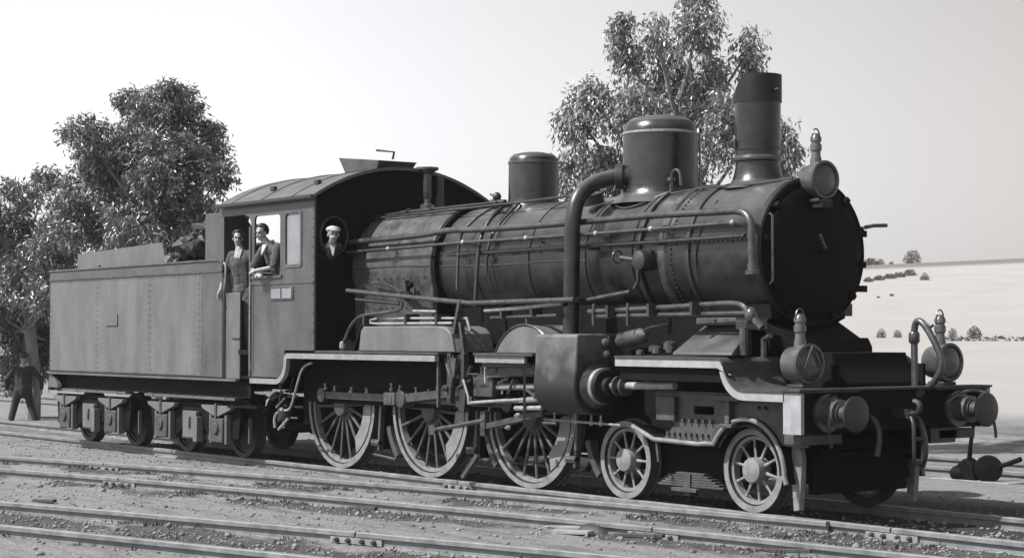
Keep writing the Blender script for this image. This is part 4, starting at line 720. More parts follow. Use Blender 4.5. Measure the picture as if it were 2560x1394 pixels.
# ================================================================== TENDER
tend = thing('tender', 'grey slab-sided coal and water tender coupled behind the cab', 'tender', (0, 0, 0))
TX0, TX1 = -16.98, -10.62
body = MB().box(TX0, TX1, -1.45, 1.45, 1.20, 2.78).build('tank', 'tender', tend, .03)
for s in (1, -1):
    fn = (lambda m: m) if s == 1 else mir
    fn(sheet([(TX0, 2.78), (TX1, 2.78), (TX1, 2.84)]+arc(TX1-.1, 2.83, .1, 0, 90, 5)+[(TX0+.02, 2.93)], [], -1.45, -1.43)).build('coaming', 'side', body)
    fn(MB().tube(soft([(TX1, -1.45, 2.79), (TX1, -1.45, 2.90), (TX1-.08, -1.45, 2.945), (TX1-.4, -1.45, 2.945), (TX0, -1.45, 2.935)], 2), .020, 8)).build('beading', 'pipe', body)
    fn(MB().box(TX0, TX1, -1.462, -1.45, 2.765, 2.79)).build('beading', 'dust', body)
    fn(MB().box(TX0-.02, TX1+.45, -1.475, -1.40, 1.165, 1.198)).build('sole_angle', 'roof', body)
    for x in (-13.05, -11.35): fn(MB().box(x-.006, x+.006, -1.453, -1.45, 1.23, 2.75)).build('plate_seam', 'tender', body)
    fn(MB().box(-11.3, TX1, -1.453, -1.45, 1.22, 2.755)).build('front_panel', 'side', body)
    fn(MB().box(-14.65, -14.20, -1.462, -1.45, 1.98, 1.995).box(-14.215, -14.20, -1.462, -1.45, 1.995, 2.18)).build('works_plate_edge', 'pipe_dark', body)
    fn(MB().box(TX1, -10.18, -1.40, -1.37, 1.20, 2.46)).build('front_wing', 'tender', tend, .008)
    fn(MB().box(-10.40, -10.17, -1.415, -1.40, 1.78, 1.80)).build('wing_latch', 'pipe_dark', tend)
    fn(MB().tube(soft([(-10.58, -1.44, 2.5), (-10.52, -1.46, 2.62), (-10.5, -1.46, 2.86), (-10.6, -1.44, 2.9)], 1), .016, 6)).build('grab_rail', 'bright', tend)
    m = MB()
    for x in np.arange(TX0+.08, TX1-.03, .095):
        for z in (1.235, 2.735): m.ball((x, -1.452, z), .011, 6, 4)
    for z in np.arange(1.3, 2.7, .095):
        for x in (TX0+.06, -15.02, -13.10, -13.0, -11.40, -11.28): m.ball((x, -1.452, z), .011, 6, 4)
    tag(fn(m).build('rivet', 'tender', body), kind='stuff')
    # corner locker and coal plates
    lk = [(-1.22, 1.2), (-1.22, 3.68), (-.88, 3.68), (-.74, 3.48), (-.72, 1.2)]
    fn(along_x(lk, -11.62, -11.02)).build('corner_locker', 'side' , tend, .01)
    fn(MB().prism([(-17.0, 2.78), (-17.0, 3.25), (-13.7, 3.34), (-13.45, 2.78)], -.92, -.88)).build('coal_plate', 'tender', tend)
    # bogies
    for cx in (-15.60, -11.90):
        bgf = fn(MB().prism([(cx-1.5, .82), (cx+1.5, .82), (cx+1.42, .30), (cx+.55, .30), (cx+.38, .40), (cx-.38, .40), (cx-.55, .30), (cx-1.42, .30)], -1.25, -1.19)).build('bogie_side_frame', 'black', tend, .006)
        fn(MB().box(cx-1.5, cx+1.5, -1.36, -1.20, .875, .915)).build('frame_flange', 'roof', bgf)
        for k in (-1.2, -.4, .4, 1.2): fn(MB().box(cx+k-.015, cx+k+.015, -1.365, -1.2, .865, .93)).build('flange_joint', 'iron', bgf)
        for dx in (-.92, .92):
            ax = cx+dx
            m = MB(); m.add([(ax-.48, -1.36, .79), (ax+.48, -1.36, .79), (ax+.44, -1.36, .74), (ax+.06, -1.36, .63), (ax-.06, -1.36, .63), (ax-.44, -1.36, .74)]+[(ax-.48, -1.27, .79), (ax+.48, -1.27, .79), (ax+.44, -1.27, .74), (ax+.06, -1.27, .63), (ax-.06, -1.27, .63), (ax-.44, -1.27, .74)],
                            [(0, 1, 2, 3, 4, 5), (11, 10, 9, 8, 7, 6)]+[(i, i+6, (i+1) % 6+6, (i+1) % 6) for i in range(6)])
            lf = fn(m).build('leaf_spring', 'tender', bgf, .004)
            fn(MB().box(ax-.03, ax+.03, -1.375, -1.26, .61, .82)).build('spring_buckle', 'iron', lf)
            fn(MB().box(ax-.20, ax+.20, -1.36, -1.05, .24, .60).lathe([(.09, 0), (.09, .03)], (ax, -1.36, .45), (0, -1, 0), 14)).build('axle_box', 'iron', bgf, .015)
            for q in (-.24, .24): fn(MB().box(ax+q-.035, ax+q+.035, -1.33, -1.22, .22, .66)).build('horn_guide', 'roof', bgf, .006)
            wm = put_wheel('tender_wheel', TWP, 0, ax, -.83*s, .44, .3+ax); wm.parent = tend
            for q in (-.62, .62): fn(MB().bar((ax+q, -1.12, .62), (ax+q*.93, -1.10, .24), .04, .05, (0, 1, 0))).build('brake_hanger', 'roof', bgf)
        fn(MB().box(cx-.26+.06, cx+.24, -1.345, -1.27, .28, .68).box(cx+.17, cx+.30, -1.36, -1.25, .22, .60).tube([(cx+.05, -1.36, .42), (cx+.05, -1.36, .60)], .02, 8)).build('spring_plank_plate', 'tender', bgf, .008)
        fn(MB().box(cx-.5, cx+.5, -1.2, -1.16, .25, .34)).build('lower_tie', 'iron', bgf)
    fn(MB().box(TX0+.15, TX1+.6, -1.30, -1.24, .92, 1.165)).build('main_frame', 'black', tend)
    fn(MB().prism([(TX0-.1, .93), (TX0+.35, .93), (TX0+.32, 1.0), (TX0+.08, 1.165), (TX0-.02, 1.165)], -1.43, -1.36)).build('beam_end_plate', 'roof', tend)
    bu = fn(MB().lathe([(.13, 0), (.12, .22), (.08, .23), (.08, .38), (.17, .40), (.16, .43), (.02, .44)], (TX0-.15, -.975, 1.06), (-1, 0, 0), 22)).build('buffer', 'pipe_dark', tend)
MB().box(TX0-.15, TX0, -1.4, 1.4, .88, 1.165).build('rear_beam', 'black', tend)
MB().box(TX0+.1, -10.0, -1.2, 1.2, 1.05, 1.19).build('underframe', 'black', tend)
MB().box(-11.0, -10.9, -.72, .72, 1.2, 2.5).build('coal_gate', 'black', tend)
for s in (-1, 1):
    for ax in (-15.60-.92, -15.60+.92, -11.9-.92, -11.9+.92):
        if s == 1: MB().tube([(ax, -1.1, .44), (ax, 1.1, .44)], .07, 10).build('axle', 'iron', tend)
# coal heap: blocky lumps
def lump(c, r):
    m = bmesh.new(); bmesh.ops.create_icosphere(m, subdivisions=1, radius=1)
    sx, sy, sz = [r*random.uniform(.6, 1.3) for _ in range(3)]; q = Matrix.Rotation(random.uniform(0, 6.28), 3, Vector((random.uniform(-1, 1), random.uniform(-1, 1), random.uniform(-1, 1))).normalized())
    vs = []
    for v in m.verts:
        p = Vector((v.co.x*sx, v.co.y*sy, v.co.z*sz))*random.uniform(.8, 1.15); vs.append(q @ p+Vector(c))
    fs = [tuple(v.index for v in f.verts) for f in m.faces]; m.free(); return vs, fs
m = MB()
for i in range(1500):
    x = random.uniform(-16.6, -11.65); y = random.uniform(-.84, .84)
    top = 2.95+.55*math.exp(-((x+12.3)/1.2)**2)*(1.0 if y < -.25 else .25)+.06*math.sin(x*5)+.05*math.sin(x*11+y*7)
    if x > -13.4: top += .10
    m.add(*lump((x, y, random.uniform(top-.2, top)), random.uniform(.05, .15)))
coal = m.build('coal', 'coal', None, 0, 20); tag(coal, 'heap of broken coal lumps filling the top of the tender', 'coal', None, 'stuff')
for i, (x, y, z, l, a, tl, hh) in enumerate(((-12.35, -.70, 3.52, .9, 14, 7, .035), (-11.95, -.45, 3.56, .7, -20, -9, .03))):
    m = MB(); k = 5
    m.add([(l*(q/k-.5), sy*(.055+.012*math.sin(q*2.1+i)), sz*hh*(1+.25*math.sin(q*1.7+2*i))) for q in range(k+1) for sy, sz in ((-1, -1), (1, -1), (1, 1), (-1, 1))],
          [(4*q+a_, 4*q+(a_+1) % 4, 4*q+4+(a_+1) % 4, 4*q+4+a_) for q in range(k) for a_ in range(4)]+[(0, 3, 2, 1), (4*k, 4*k+1, 4*k+2, 4*k+3)])
    o = m.build('timber_billet', 'iron', None, .006); o.location = (x, y, z); o.rotation_euler = (R(8), R(tl), R(a))
    tag(o, ['longer dark timber billet lying on the coal heap', 'shorter dark timber billet on the coal nearest the cab'][i], 'timber', 'timber billets on the coal')

# ================================================================== PEOPLE
def limb(m, pts, rs, n=10): m.tube(pts, rs, n); [m.ball(p, r, 10, 6) for p, r in zip(pts, rs)]
def remeshed(mb, name, mt, parent, vox=.012, it=2):
    o = mb.build(name, mt, parent); rm = o.modifiers.new('skin', 'REMESH'); rm.mode = 'VOXEL'; rm.voxel_size = vox; rm.use_smooth_shade = True
    if it: s = o.modifiers.new('smooth', 'SMOOTH'); s.iterations = it; s.factor = .5
    return o
def hand(m, wrist, d, up, side):
    """palm, four curled fingers and a thumb; d: pointing direction, up: back of hand"""
    wv = Vector(wrist); d = Vector(d).normalized(); up = (Vector(up)-d*Vector(up).dot(d)).normalized(); rt = d.cross(up)*side
    for k in range(4): limb(m, [wv+rt*(-.027+.018*k)*.6, wv+d*.085+rt*(-.030+.020*k)], [.016, .014], 6)
    for k, ln in enumerate((.070, .080, .075, .058)):
        b = wv+d*.085+rt*(-.030+.020*k); limb(m, [b, b+d*ln*.5-up*.008, b+d*ln*.85-up*.030], [.0095, .0088, .0078], 6)
    b = wv+d*.03-rt*.028; limb(m, [b, b+d*.035-rt*.028-up*.01, b+d*.068-rt*.030-up*.02], [.014, .011, .009], 6)
def head(m, c, f, tilt=0):
    """face towards f"""
    f = Vector(f).normalized(); c = Vector(c); up = Vector((0, 0, 1)); rt = f.cross(up).normalized(); up = rt.cross(f)
    def el(o, r):
        n0 = len(m.v); m.ball((0, 0, 0), r, 16, 12)
        for i in range(n0, len(m.v)):
            q = Vector(m.v[i]); m.v[i] = tuple(c+rt*(q.x+o[0])+f*(q.y+o[1])+up*(q.z+o[2]))
    el((0, -.01, .03), (.073, .092, .085)); el((0, .015, -.035), (.058, .070, .075)); el((0, .045, -.085), (.030, .030, .022))
    el((0, .090, -.020), (.013, .020, .024)); el((0, .082, .022), (.05, .012, .010)); el((0, .078, -.062), (.022, .010, .006))
    for s in (-1, 1): el((s*.076, -.005, -.01), (.010, .018, .028)); el((s*.030, .078, -.035), (.018, .012, .014))
    return c, f, rt, up
def hair_on(c, f, name, mt, parent, bare=.35):
    f = Vector(f).normalized(); rt = f.cross(Vector((0, 0, 1))).normalized(); up = rt.cross(f); c = Vector(c); m = MB(); n0 = 0
    m.ball((0, 0, 0), (.081, .100, .094), 20, 14); keep = []; v2 = []
    for q in m.v: v2.append(tuple(c+rt*q[0]+f*(q[1]-.016)+up*(q[2]+.036)))
    fs = [p for p in m.f if sum(m.v[i][1] for i in p)/len(p) < .045+.25*max(0, sum(m.v[i][2] for i in p)/len(p)-.045)*6 and sum(m.v[i][2] for i in p)/len(p) > -.055+.5*max(0, sum(m.v[i][1] for i in p)/len(p)+.05)]
    m.v = v2; m.f = fs; o = m.build(name, mt, parent); s = o.modifiers.new('solid', 'SOLIDIFY'); s.thickness = .012; s.offset = 1; return o
def eyes(c, f, parent):
    f = Vector(f).normalized(); rt = f.cross(Vector((0, 0, 1))).normalized(); up = rt.cross(f); c = Vector(c); m = MB()
    for s in (-1, 1): m.ball(c+rt*s*.030+f*.082+up*.006, .011, 8, 6); m.bar(c+rt*s*.014+f*.090+up*.026, c+rt*s*.048+f*.080+up*.028, .008, .007)
    m.bar(c+rt*-.02+f*.086+up*-.062, c+rt*.02+f*.086+up*-.062, .005, .005); return m.build('face_features', 'hair', parent)
def person(label, J, face, jm, tm, lean=None, sleeve=1.0, group='railwaymen'):
    t = thing('person', label, 'person', J['base'], group); B = Vector(J['base']); t_loc = B
    g = lambda k: Vector(J[k])-B
    m = MB(); hc = g('head'); nk = g('neck'); ch_ = g('chest'); pv = g('pelvis')
    limb(m, [hc-Vector((0, 0, .05)), nk], [.052, .056]); head(m, hc, face)
    limb(m, [nk, ch_, (ch_+pv)/2, pv], [.075, .135, .125, .13])
    for s in ('l', 'r'):
        limb(m, [g('sh_'+s), g('el_'+s), g('wr_'+s)], [.058, .042, .027]); d = g('wr_'+s)-g('el_'+s); hand(m, g('wr_'+s), d, J.get('up_'+s, (0, -1, .3)), 1 if s == 'l' else -1)
        limb(m, [g('hip_'+s), g('kn_'+s), g('an_'+s)], [.088, .058, .040])
    remeshed(m, 'body', 'skin', t, .0085, 2)
    # jacket
    m = MB(); sx = (g('sh_l')-g('sh_r'))
    limb(m, [nk-Vector((0, 0, .075)), ch_, (ch_+pv)/2, pv], [.085, .148, .140, .150]); limb(m, [g('sh_l'), g('sh_r')], [.078, .078])
    off = sx.normalized()*.075
    for q in (off, -off): limb(m, [ch_+q+Vector((0, 0, .04)), (ch_+pv)/2+q, pv+q*.9], [.118, .118, .12])
    for s in ('l', 'r'):
        e = g('el_'+s); wv = g('wr_'+s); k = sleeve; limb(m, [g('sh_'+s), e, e+(wv-e)*k*.92] if k > .2 else [g('sh_'+s), g('sh_'+s)+(e-g('sh_'+s))*.9], [.076, .060, .046] if k > .2 else [.078, .066])
    remeshed(m, 'jacket', jm, t, .014, 2)
    m = MB(); limb(m, [pv+Vector((0, 0, .02)), pv-Vector((0, 0, .06))], [.152, .15])
    for s in ('l', 'r'): limb(m, [g('hip_'+s), g('kn_'+s), g('an_'+s)], [.112, .086, .075])
    remeshed(m, 'trousers', tm, t, .014, 2)
    f = Vector(face); f.z = 0; f.normalize()
    for s in ('l', 'r'):
        m = MB(); a = g('an_'+s); limb(m, [a-f*.03-Vector((0, 0, .03)), a+f*.08-Vector((0, 0, .045)), a+f*.16-Vector((0, 0, .055))], [.050, .045, .036]); remeshed(m, 'shoe', 'coat', t, .012, 1)
    m = MB(); c = nk-Vector((0, 0, .06)); fr_ = Vector(face).normalized(); sd = fr_.cross(Vector((0, 0, 1))).normalized()
    m.add([c+fr_*.085+sd*.042+Vector((0, 0, .07)), c+fr_*.085-sd*.042+Vector((0, 0, .07)), c+fr_*.158-Vector((0, 0, .075)), c+fr_*.03+sd*.04+Vector((0, 0, .07)), c+fr_*.03-sd*.04+Vector((0, 0, .07)), c+fr_*.08-Vector((0, 0, .075))],
          [(0, 2, 1), (3, 4, 5), (0, 1, 4, 3), (1, 2, 5, 4), (2, 0, 3, 5)]).build('shirt_front', 'shirt', t)
    eyes(hc, face, t)
    return t, hc
# fireman standing in the cab doorway
J = dict(base=(-10.42, -1.22, 1.635), head=(-10.46, -1.28, 3.26), neck=(-10.44, -1.26, 3.09), chest=(-10.42, -1.25, 2.88), pelvis=(-10.40, -1.22, 2.55),
         sh_l=(-10.24, -1.16, 3.02), el_l=(-10.03, -1.25, 2.90), wr_l=(-9.90, -1.36, 3.05), sh_r=(-10.60, -1.30, 3.01), el_r=(-10.68, -1.38, 2.74), wr_r=(-10.66, -1.46, 2.50),
         hip_l=(-10.31, -1.17, 2.52), kn_l=(-10.28, -1.22, 2.10), an_l=(-10.27, -1.18, 1.70), hip_r=(-10.49, -1.24, 2.52), kn_r=(-10.48, -1.29, 2.10), an_r=(-10.50, -1.24, 1.70), up_r=(-1, 0, 0), up_l=(0, -1, 0))
p1, hc = person('man in dark jacket standing in the cab doorway with one arm hanging', J, (.85, -.55, -.02), 'jacket', 'trouser', sleeve=.35)
hair_on(hc, (.85, -.55, -.02), 'hair', 'hair', p1)
# driver leaning on the side window
J = dict(base=(-9.25, -1.18, 1.635), head=(-9.36, -1.50, 3.29), neck=(-9.31, -1.42, 3.12), chest=(-9.28, -1.33, 2.93), pelvis=(-9.24, -1.10, 2.55),
         sh_l=(-9.08, -1.40, 3.05), el_l=(-9.02, -1.50, 2.79), wr_l=(-9.33, -1.60, 2.755), sh_r=(-9.50, -1.40, 3.04), el_r=(-9.60, -1.52, 2.78), wr_r=(-9.36, -1.57, 2.72),
         hip_l=(-9.15, -1.10, 2.52), kn_l=(-9.13, -1.20, 2.10), an_l=(-9.15, -1.12, 1.70), hip_r=(-9.34, -1.10, 2.52), kn_r=(-9.34, -1.20, 2.10), an_r=(-9.34, -1.12, 1.70), up_l=(0, -.5, 1), up_r=(0, -.5, 1))
p2, hc = person('man leaning his bare forearms on the cab side window sill', J, (.35, -.93, -.12), 'jacket2', 'trouser', sleeve=.1)
hair_on(hc, (.35, -.93, -.12), 'hair', 'hair', p2)
# man with pale cap looking out of the front spectacle window
J = dict(base=(-8.45, -1.14, 1.635), head=(-7.83, -1.24, 3.21), neck=(-7.96, -1.19, 3.07), chest=(-8.13, -1.15, 2.93), pelvis=(-8.42, -1.13, 2.55),
         sh_l=(-8.08, -1.00, 3.04), el_l=(-8.16, -1.02, 2.80), wr_l=(-8.10, -1.10, 2.95), sh_r=(-8.10, -1.32, 3.03), el_r=(-8.22, -1.34, 2.78), wr_r=(-8.12, -1.25, 2.96),
         hip_l=(-8.42, -1.04, 2.52), kn_l=(-8.40, -1.04, 2.10), an_l=(-8.46, -1.04, 1.70), hip_r=(-8.42, -1.22, 2.52), kn_r=(-8.40, -1.22, 2.10), an_r=(-8.46, -1.22, 1.70), up_l=(1, 0, 0), up_r=(1, 0, 0))
p3, hc = person('man in a pale cap leaning out of the round front cab window', J, (.92, -.38, -.08), 'jacket2', 'coat', sleeve=1.0)
m = MB(); m.ball(hc+Vector((-.02, .01, .070)), (.105, .10, .055), 18, 8); m.ball(hc+Vector((.075, -.035, .052)), (.06, .055, .012), 14, 6); m.build('cap', 'cap', p3)
# walker behind the tender, seen from the back
WB = (-26.7, 2.05, -.14)
J = dict(base=WB, head=(-26.88, 2.13, 1.31), neck=(-26.79, 2.09, 1.13), chest=(-26.72, 2.06, .95), pelvis=(-26.66, 2.04, .60),
         sh_l=(-26.84, 1.90, 1.05), el_l=(-26.90, 1.74, .82), wr_l=(-26.96, 1.78, .60), sh_r=(-26.64, 2.24, 1.05), el_r=(-26.54, 2.42, .82), wr_r=(-26.62, 2.46, .60),
         hip_l=(-26.70, 1.95, .58), kn_l=(-26.80, 1.90, .26), an_l=(-26.80, 1.82, -.05), hip_r=(-26.62, 2.12, .58), kn_r=(-26.60, 2.18, .26), an_r=(-26.50, 2.26, -.05), up_l=(0, -1, 0), up_r=(0, 1, 0))
p4, hc = person('person in dark clothes seen from behind, standing beyond the tender by the left tree', J, (-.8, .55, -.25), 'coat', 'coat', sleeve=1.0, group='people by the line')
hair_on(hc, (-.8, .55, -.25), 'hair', 'hair', p4)

# ================================================================== TREES
def leaves(P, D, L, W, name, mt, parent):
    n = len(P); r = rng.normal(size=(n, 3)); S = np.cross(D, r); S /= np.linalg.norm(S, axis=1, keepdims=True)+1e-9; N = np.cross(S, D)
    mid = P+D*L[:, None]*.45+N*L[:, None]*.05; tip = P+D*L[:, None]
    v = np.stack([P, mid-S*W[:, None]/2, tip, mid+S*W[:, None]/2], 1).reshape(-1, 3).astype(np.float32)
    me = bpy.data.meshes.new(name); me.vertices.add(len(v)); me.vertices.foreach_set('co', v.ravel())
    b = np.arange(n)*4; f = np.stack([b, b+1, b+2, b, b+2, b+3], 1).ravel().astype(np.int32)
    me.loops.add(len(f)); me.loops.foreach_set('vertex_index', f); me.polygons.add(2*n); me.polygons.foreach_set('loop_start', np.arange(0, 6*n, 3, dtype=np.int32)); me.update(calc_edges=True)
    me.materials.append(M[mt]); o = bpy.data.objects.new(name, me); COL.objects.link(o); o.parent = parent; return o
def gum_tree(label, base, clumps, twigs_per, Lf, mt, droop=.8, name='gum_tree'):
    t = thing(name, label, 'tree', (0, 0, 0), 'gum trees behind the train'); m = MB(); base = Vector(base)
    top = max(c[2] for c in clumps); cx = sum(c[0] for c in clumps)/len(clumps); cy = sum(c[1] for c in clumps)/len(clumps)
    trunk = [base+Vector((0, 0, -.3)), base+Vector((.05, .03, 1.0)), Vector((cx, cy, 2.6)), Vector((cx+.1, cy+.3, (top+2.6)/2)), Vector((cx-.1, cy+.35, top-1.1))]
    m.tube(soft(trunk, 2), list(np.linspace(.20, .03, len(soft(trunk, 2)))), 10); limbs = MB(); P = []; D = []
    for (x, y, z, a, b) in clumps:
        c = Vector((x, y, z)); s = Vector((cx, cy, max(1.9, z-1.1-.5*(c.xy-Vector((cx, cy))).length)))
        limbs.tube(soft([s, (s+c)/2+Vector((0, 0, -.1)), c], 1), [.055, .045, .03, .015][:len(soft([s, c, c], 1))] if False else list(np.linspace(.05, .012, len(soft([s, s, c], 1)))), 6)
        rs = random.uniform(.15, .24); nt_ = max(6, int(twigs_per*a*b/(rs*rs)))
        for k in range(nt_):
            q = rng.normal(size=3); q /= np.linalg.norm(q); rad = random.random()**.36
            tp = np.array((x, y, z))+q*np.array((max(a-.06, .08), max(a-.06, .08), max(b-.05, .1)))*rad
            if random.random() < .5: limbs.tube([c, (c+Vector(tp))/2+Vector((0, 0, .05)), Vector(tp)], [.012, .008, .003], 4, False)
            r1 = rs*random.uniform(.55, 1.15)*(1.0 if rad < .93 else .8)
            nl = int(42*(r1/.2)**1.7)+6; g3 = rng.normal(size=(nl, 3))*r1*np.array((.5, .5, .55)); g3[:, 2] -= np.abs(g3[:, 2])*.25
            dd_ = rng.normal(size=(nl, 3))*.55+np.array((0, 0, -droop))+q*.25; dd_ /= np.linalg.norm(dd_, axis=1, keepdims=True)
            P += list(tp+g3); D += list(dd_)
    m.build('trunk', 'bark', t); limbs.build('branches', 'bark', t); n = len(P)
    L = rng.uniform(.7, 1.25, n)*Lf; leaves(np.array(P), np.array(D), L, L*rng.uniform(.24, .36, n), 'crown', mt, t); return t
TR = [(-8.68, 6.24, 6.94, 0.46, 0.56), (-8.85, 6.26, 7.43, 0.26, 0.33), (-9.6, 5.42, 6.65, 0.36, 0.56), (-9.41, 6.05, 6.28, 0.53, 0.63), (-8.66, 6.58, 6.11, 0.33, 0.63), (-8.48, 7.22, 6.61, 0.24, 0.37), (-8.8, 4.75, 5.46, 0.67, 0.54), (-9.74, 4.52, 5.4, 0.4, 0.52), (-10.34, 4.87, 4.61, 0.37, 0.5), (-9.64, 5.12, 4.58, 0.59, 0.49), (-9.18, 6.29, 5.41, 0.8, 0.73), (-7.98, 6.07, 5.09, 0.35, 0.71), (-8.95, 5.64, 4.49, 0.91, 0.55), (-7.5, 7.03, 5.05, 0.21, 0.39), (-7.87, 7.26, 4.56, 0.25, 0.36), (-8.14, 6.93, 5.16, 0.33, 0.72), (-9.1, 4.3, 5.68, 0.32, 0.24), (-8.67, 5.32, 6.72, 0.26, 0.32), (-8.40, 7.15, 6.2, .2, .3), (-7.45, 7.1, 4.85, .22, .4), (-9.0, 5.5, 3.6, .9, .6), (-9.9, 5.0, 3.7, .6, .5)]
TL = [(-21.77, 2.94, 6.53, 0.71, 0.49), (-22.91, 2.89, 6.85, 0.38, 0.33), (-22.11, 3.62, 6.52, 0.55, 0.64), (-21.46, 3.06, 6.92, 0.27, 0.27), (-21.81, 4.14, 5.72, 0.53, 0.64), (-22.54, 1.59, 6.05, 0.52, 0.37), (-22.7, 2.52, 5.69, 0.97, 0.72), (-21.48, 3.04, 5.3, 1.04, 0.87), (-20.69, 3.81, 5.12, 0.33, 0.46), (-23.3, 2.35, 4.96, 0.85, 0.73), (-21.81, 2.84, 4.22, 1.08, 0.75), (-21.31, 3.51, 4.39, 0.71, 0.63), (-23.72, 2.08, 4.2, 0.81, 0.64), (-21.8, 4.31, 6.24, 0.26, 0.26), (-22.4, 2.9, 3.4, 1.1, .7)]
TF = [(-26.44, 1.79, 4.95, 0.54, 0.5), (-26.92, 2.7, 5.43, 0.37, 0.33), (-26.88, 1.83, 4.06, 0.59, 0.68), (-26.61, 2.53, 3.8, 0.68, 0.77), (-26.32, 1.85, 3.05, 0.63, 0.76), (-26.67, 3.1, 3.27, 0.6, 0.55), (-27.6, 2.2, 2.1, 0.5, 0.6), (-27.18, 2.5, 2.53, 0.46, 0.46), (-27.75, 1.52, 3.54, 0.55, 1.01), (-27.02, 1.04, 4.68, 0.54, 0.72), (-28.0, 2.5, 1.75, .6, .6), (-27.8, 3.0, 1.9, .45, .45), (-28.2, 1.6, 2.2, .6, .8), (-27.0, 1.3, 2.6, .5, .6), (-25.2, 2.2, 3.7, .8, .7), (-25.3, 2.4, 4.5, .6, .6), (-25.0, 2.1, 2.9, .8, .6), (-28.2, 3.1, 1.35, .6, .7), (-27.9, 3.4, 1.7, .5, .6), (-28.4, 2.6, 1.0, .6, .6)]
gum_tree('tall gum tree with hanging leaves behind the steam dome and chimney', (-9.0, 5.8, -.15), TR, 7.0, .115, 'leaf', .95)
gum_tree('broad gum tree rising behind the tender and cab', (-22.2, 3.1, -.15), TL, 7.5, .13, 'leaf2', .5)
gum_tree('gum tree cut by the left edge, with foliage reaching low', (-27.0, 2.4, -.15), TF, 7.0, .13, 'leaf2', .5)

# ------------------------------------------------------------------ hillside bushes, field rows
def at_px(u, v, d):   # metres: point at distance d along a sight line given by slopes
    return Vector((0, 0, 0))
def bush(label, x, y, rx, rz, n, grp, name='bush', cat='bush', cone=False):
    z = float(hgt(np.array([x]), np.array([y]))[0]); t = thing(name, label, cat, (x, y, z), grp)
    q = rng.normal(size=(n, 3)); q /= np.linalg.norm(q, axis=1, keepdims=True); q *= (rng.random(n)**.4)[:, None]; q[:, 2] = np.abs(q[:, 2])
    if cone: q[:, :2] *= (1.05-q[:, 2:3])
    P = q*np.array((rx, rx, rz)); D = q+rng.normal(size=(n, 3))*.6; D /= np.linalg.norm(D, axis=1, keepdims=True); L = rng.uniform(.5, 1, n)*rx*.35
    leaves(P, D, L, L*.5, 'crown', 'bushleaf', t); MB().tube([(0, 0, -.1), (0, 0, rz*.6)], [rx*.08, rx*.03], 6).build('trunk', 'bark', t); return t
def ray(slope, d):   # lateral slope of a sight line and distance: ground position in metres
    return 14.4-0.8023*d+0.597*slope*d, -14.74+0.597*d+0.8023*slope*d
HB = [(.189, 292, 3.0, 2.4, 'low dark bush on the skyline nearest the smokebox', 0), (.194, 291, 1.6, 2.2, 'small bush beside the dark one on the skyline', 0), (.211, 290, 3.0, 4.6, 'lone rounded tree standing on the bare hill skyline', 0), (.2, 291, .9, 1.1, 'tiny bush left of the lone rounded tree', 0),
      (.188, 205, 1.3, 1.0, 'first bush of the dark row across the hill, by the smokebox', 0), (.1935, 208, 1.5, 1.1, 'second bush of the dark row across the hill', 0), (.199, 211, 1.6, 1.1, 'third bush of the dark row across the hill', 0), (.204, 214, 1.6, 1.2, 'fourth bush of the dark row across the hill', 0), (.2095, 217, 1.7, 1.5, 'last and tallest bush of the dark row across the hill', 0),
      (.2175, 205, 1.2, 1.6, 'bush standing apart right of the row on the hill', 0), (.2, 175, .5, .5, 'small shrub below the row on the hill', 0), (.193, 172, .4, .4, 'smallest shrub below the row on the hill', 0),
      (.1945, 98, .45, .8, 'pale shrub in the field left of the bent pipe', 0), (.203, 98, .4, .65, 'smaller pale shrub in the field by the bent pipe', 0), (.232, 98, .45, .8, 'shrub in the field behind the far headlamp', 0), (.2435, 98, .65, .95, 'round shrub in the field right of the far headlamp', 0)]
for s, d, rx, rz, lab, cone in HB: bush(lab, *ray(s, d), rx*(.42 if d > 150 else .55), rz*(.45 if d > 150 else .6)*(1.5 if cone else 1), 500, 'bushes on the hillside', 'bush' if not cone else 'hill_tree', 'bush' if not cone else 'tree', bool(cone))
m1 = []
for row, d in ((0, 93.0), (1, 89.0)):
    for k in range(60):
        s = .226+k*.0012*1.1+random.uniform(-.0003, .0003)
        if random.random() < .5: continue
        x, y = ray(s, d); z = float(hgt(np.array([x]), np.array([y]))[0]); q = rng.normal(size=(14, 3))*np.array((.06, .06, .03))+np.array((x, y, z+.04)); m1.append(q)
P = np.concatenate(m1); D = rng.normal(size=P.shape); D /= np.linalg.norm(D, axis=1, keepdims=True); L = np.full(len(P), .12)
o = leaves(P, D, L, L*.6, 'field_crop_rows', 'bushleaf', None); tag(o, 'two thin dotted rows of low plants across the pale field', 'plants', None, 'stuff')

# ------------------------------------------------------------------ points lever
lev = thing('points_lever', 'weighted points lever beside the far buffer, its arm leaning up', 'lever', (-2.3, 5.3, -.13))
MB().box(-.55, .75, -.16, .16, 0, .05).build('base_plank', 'wood', lev, .01); MB().prism([(-.22, .05), (.16, .05), (.10, .26), (-.02, .34), (-.14, .26)], -.10, .10).build('lever_stand', 'black', lev, .02)
MB().tube([(-.02, 0, .28), (.02, -.02, .50), (.10, -.04, .82)], [.035, .028, .022], 8).build('lever_arm', 'black', lev); MB().ball((-.16, 0, .12), (.16, .14, .12), 12, 8).build('pivot_housing', 'black', lev)
wt = MB().lathe([(.05, -.09), (.17, -.07), (.185, 0), (.17, .07), (.05, .09)], (.32, -.02, .21), (.55, -.83, 0), 24).build('counterweight', 'black', lev); MB().tube([(.40, 0, .22), (.80, .04, .36)], [.028, .035], 8).build('weight_handle', 'black', lev)

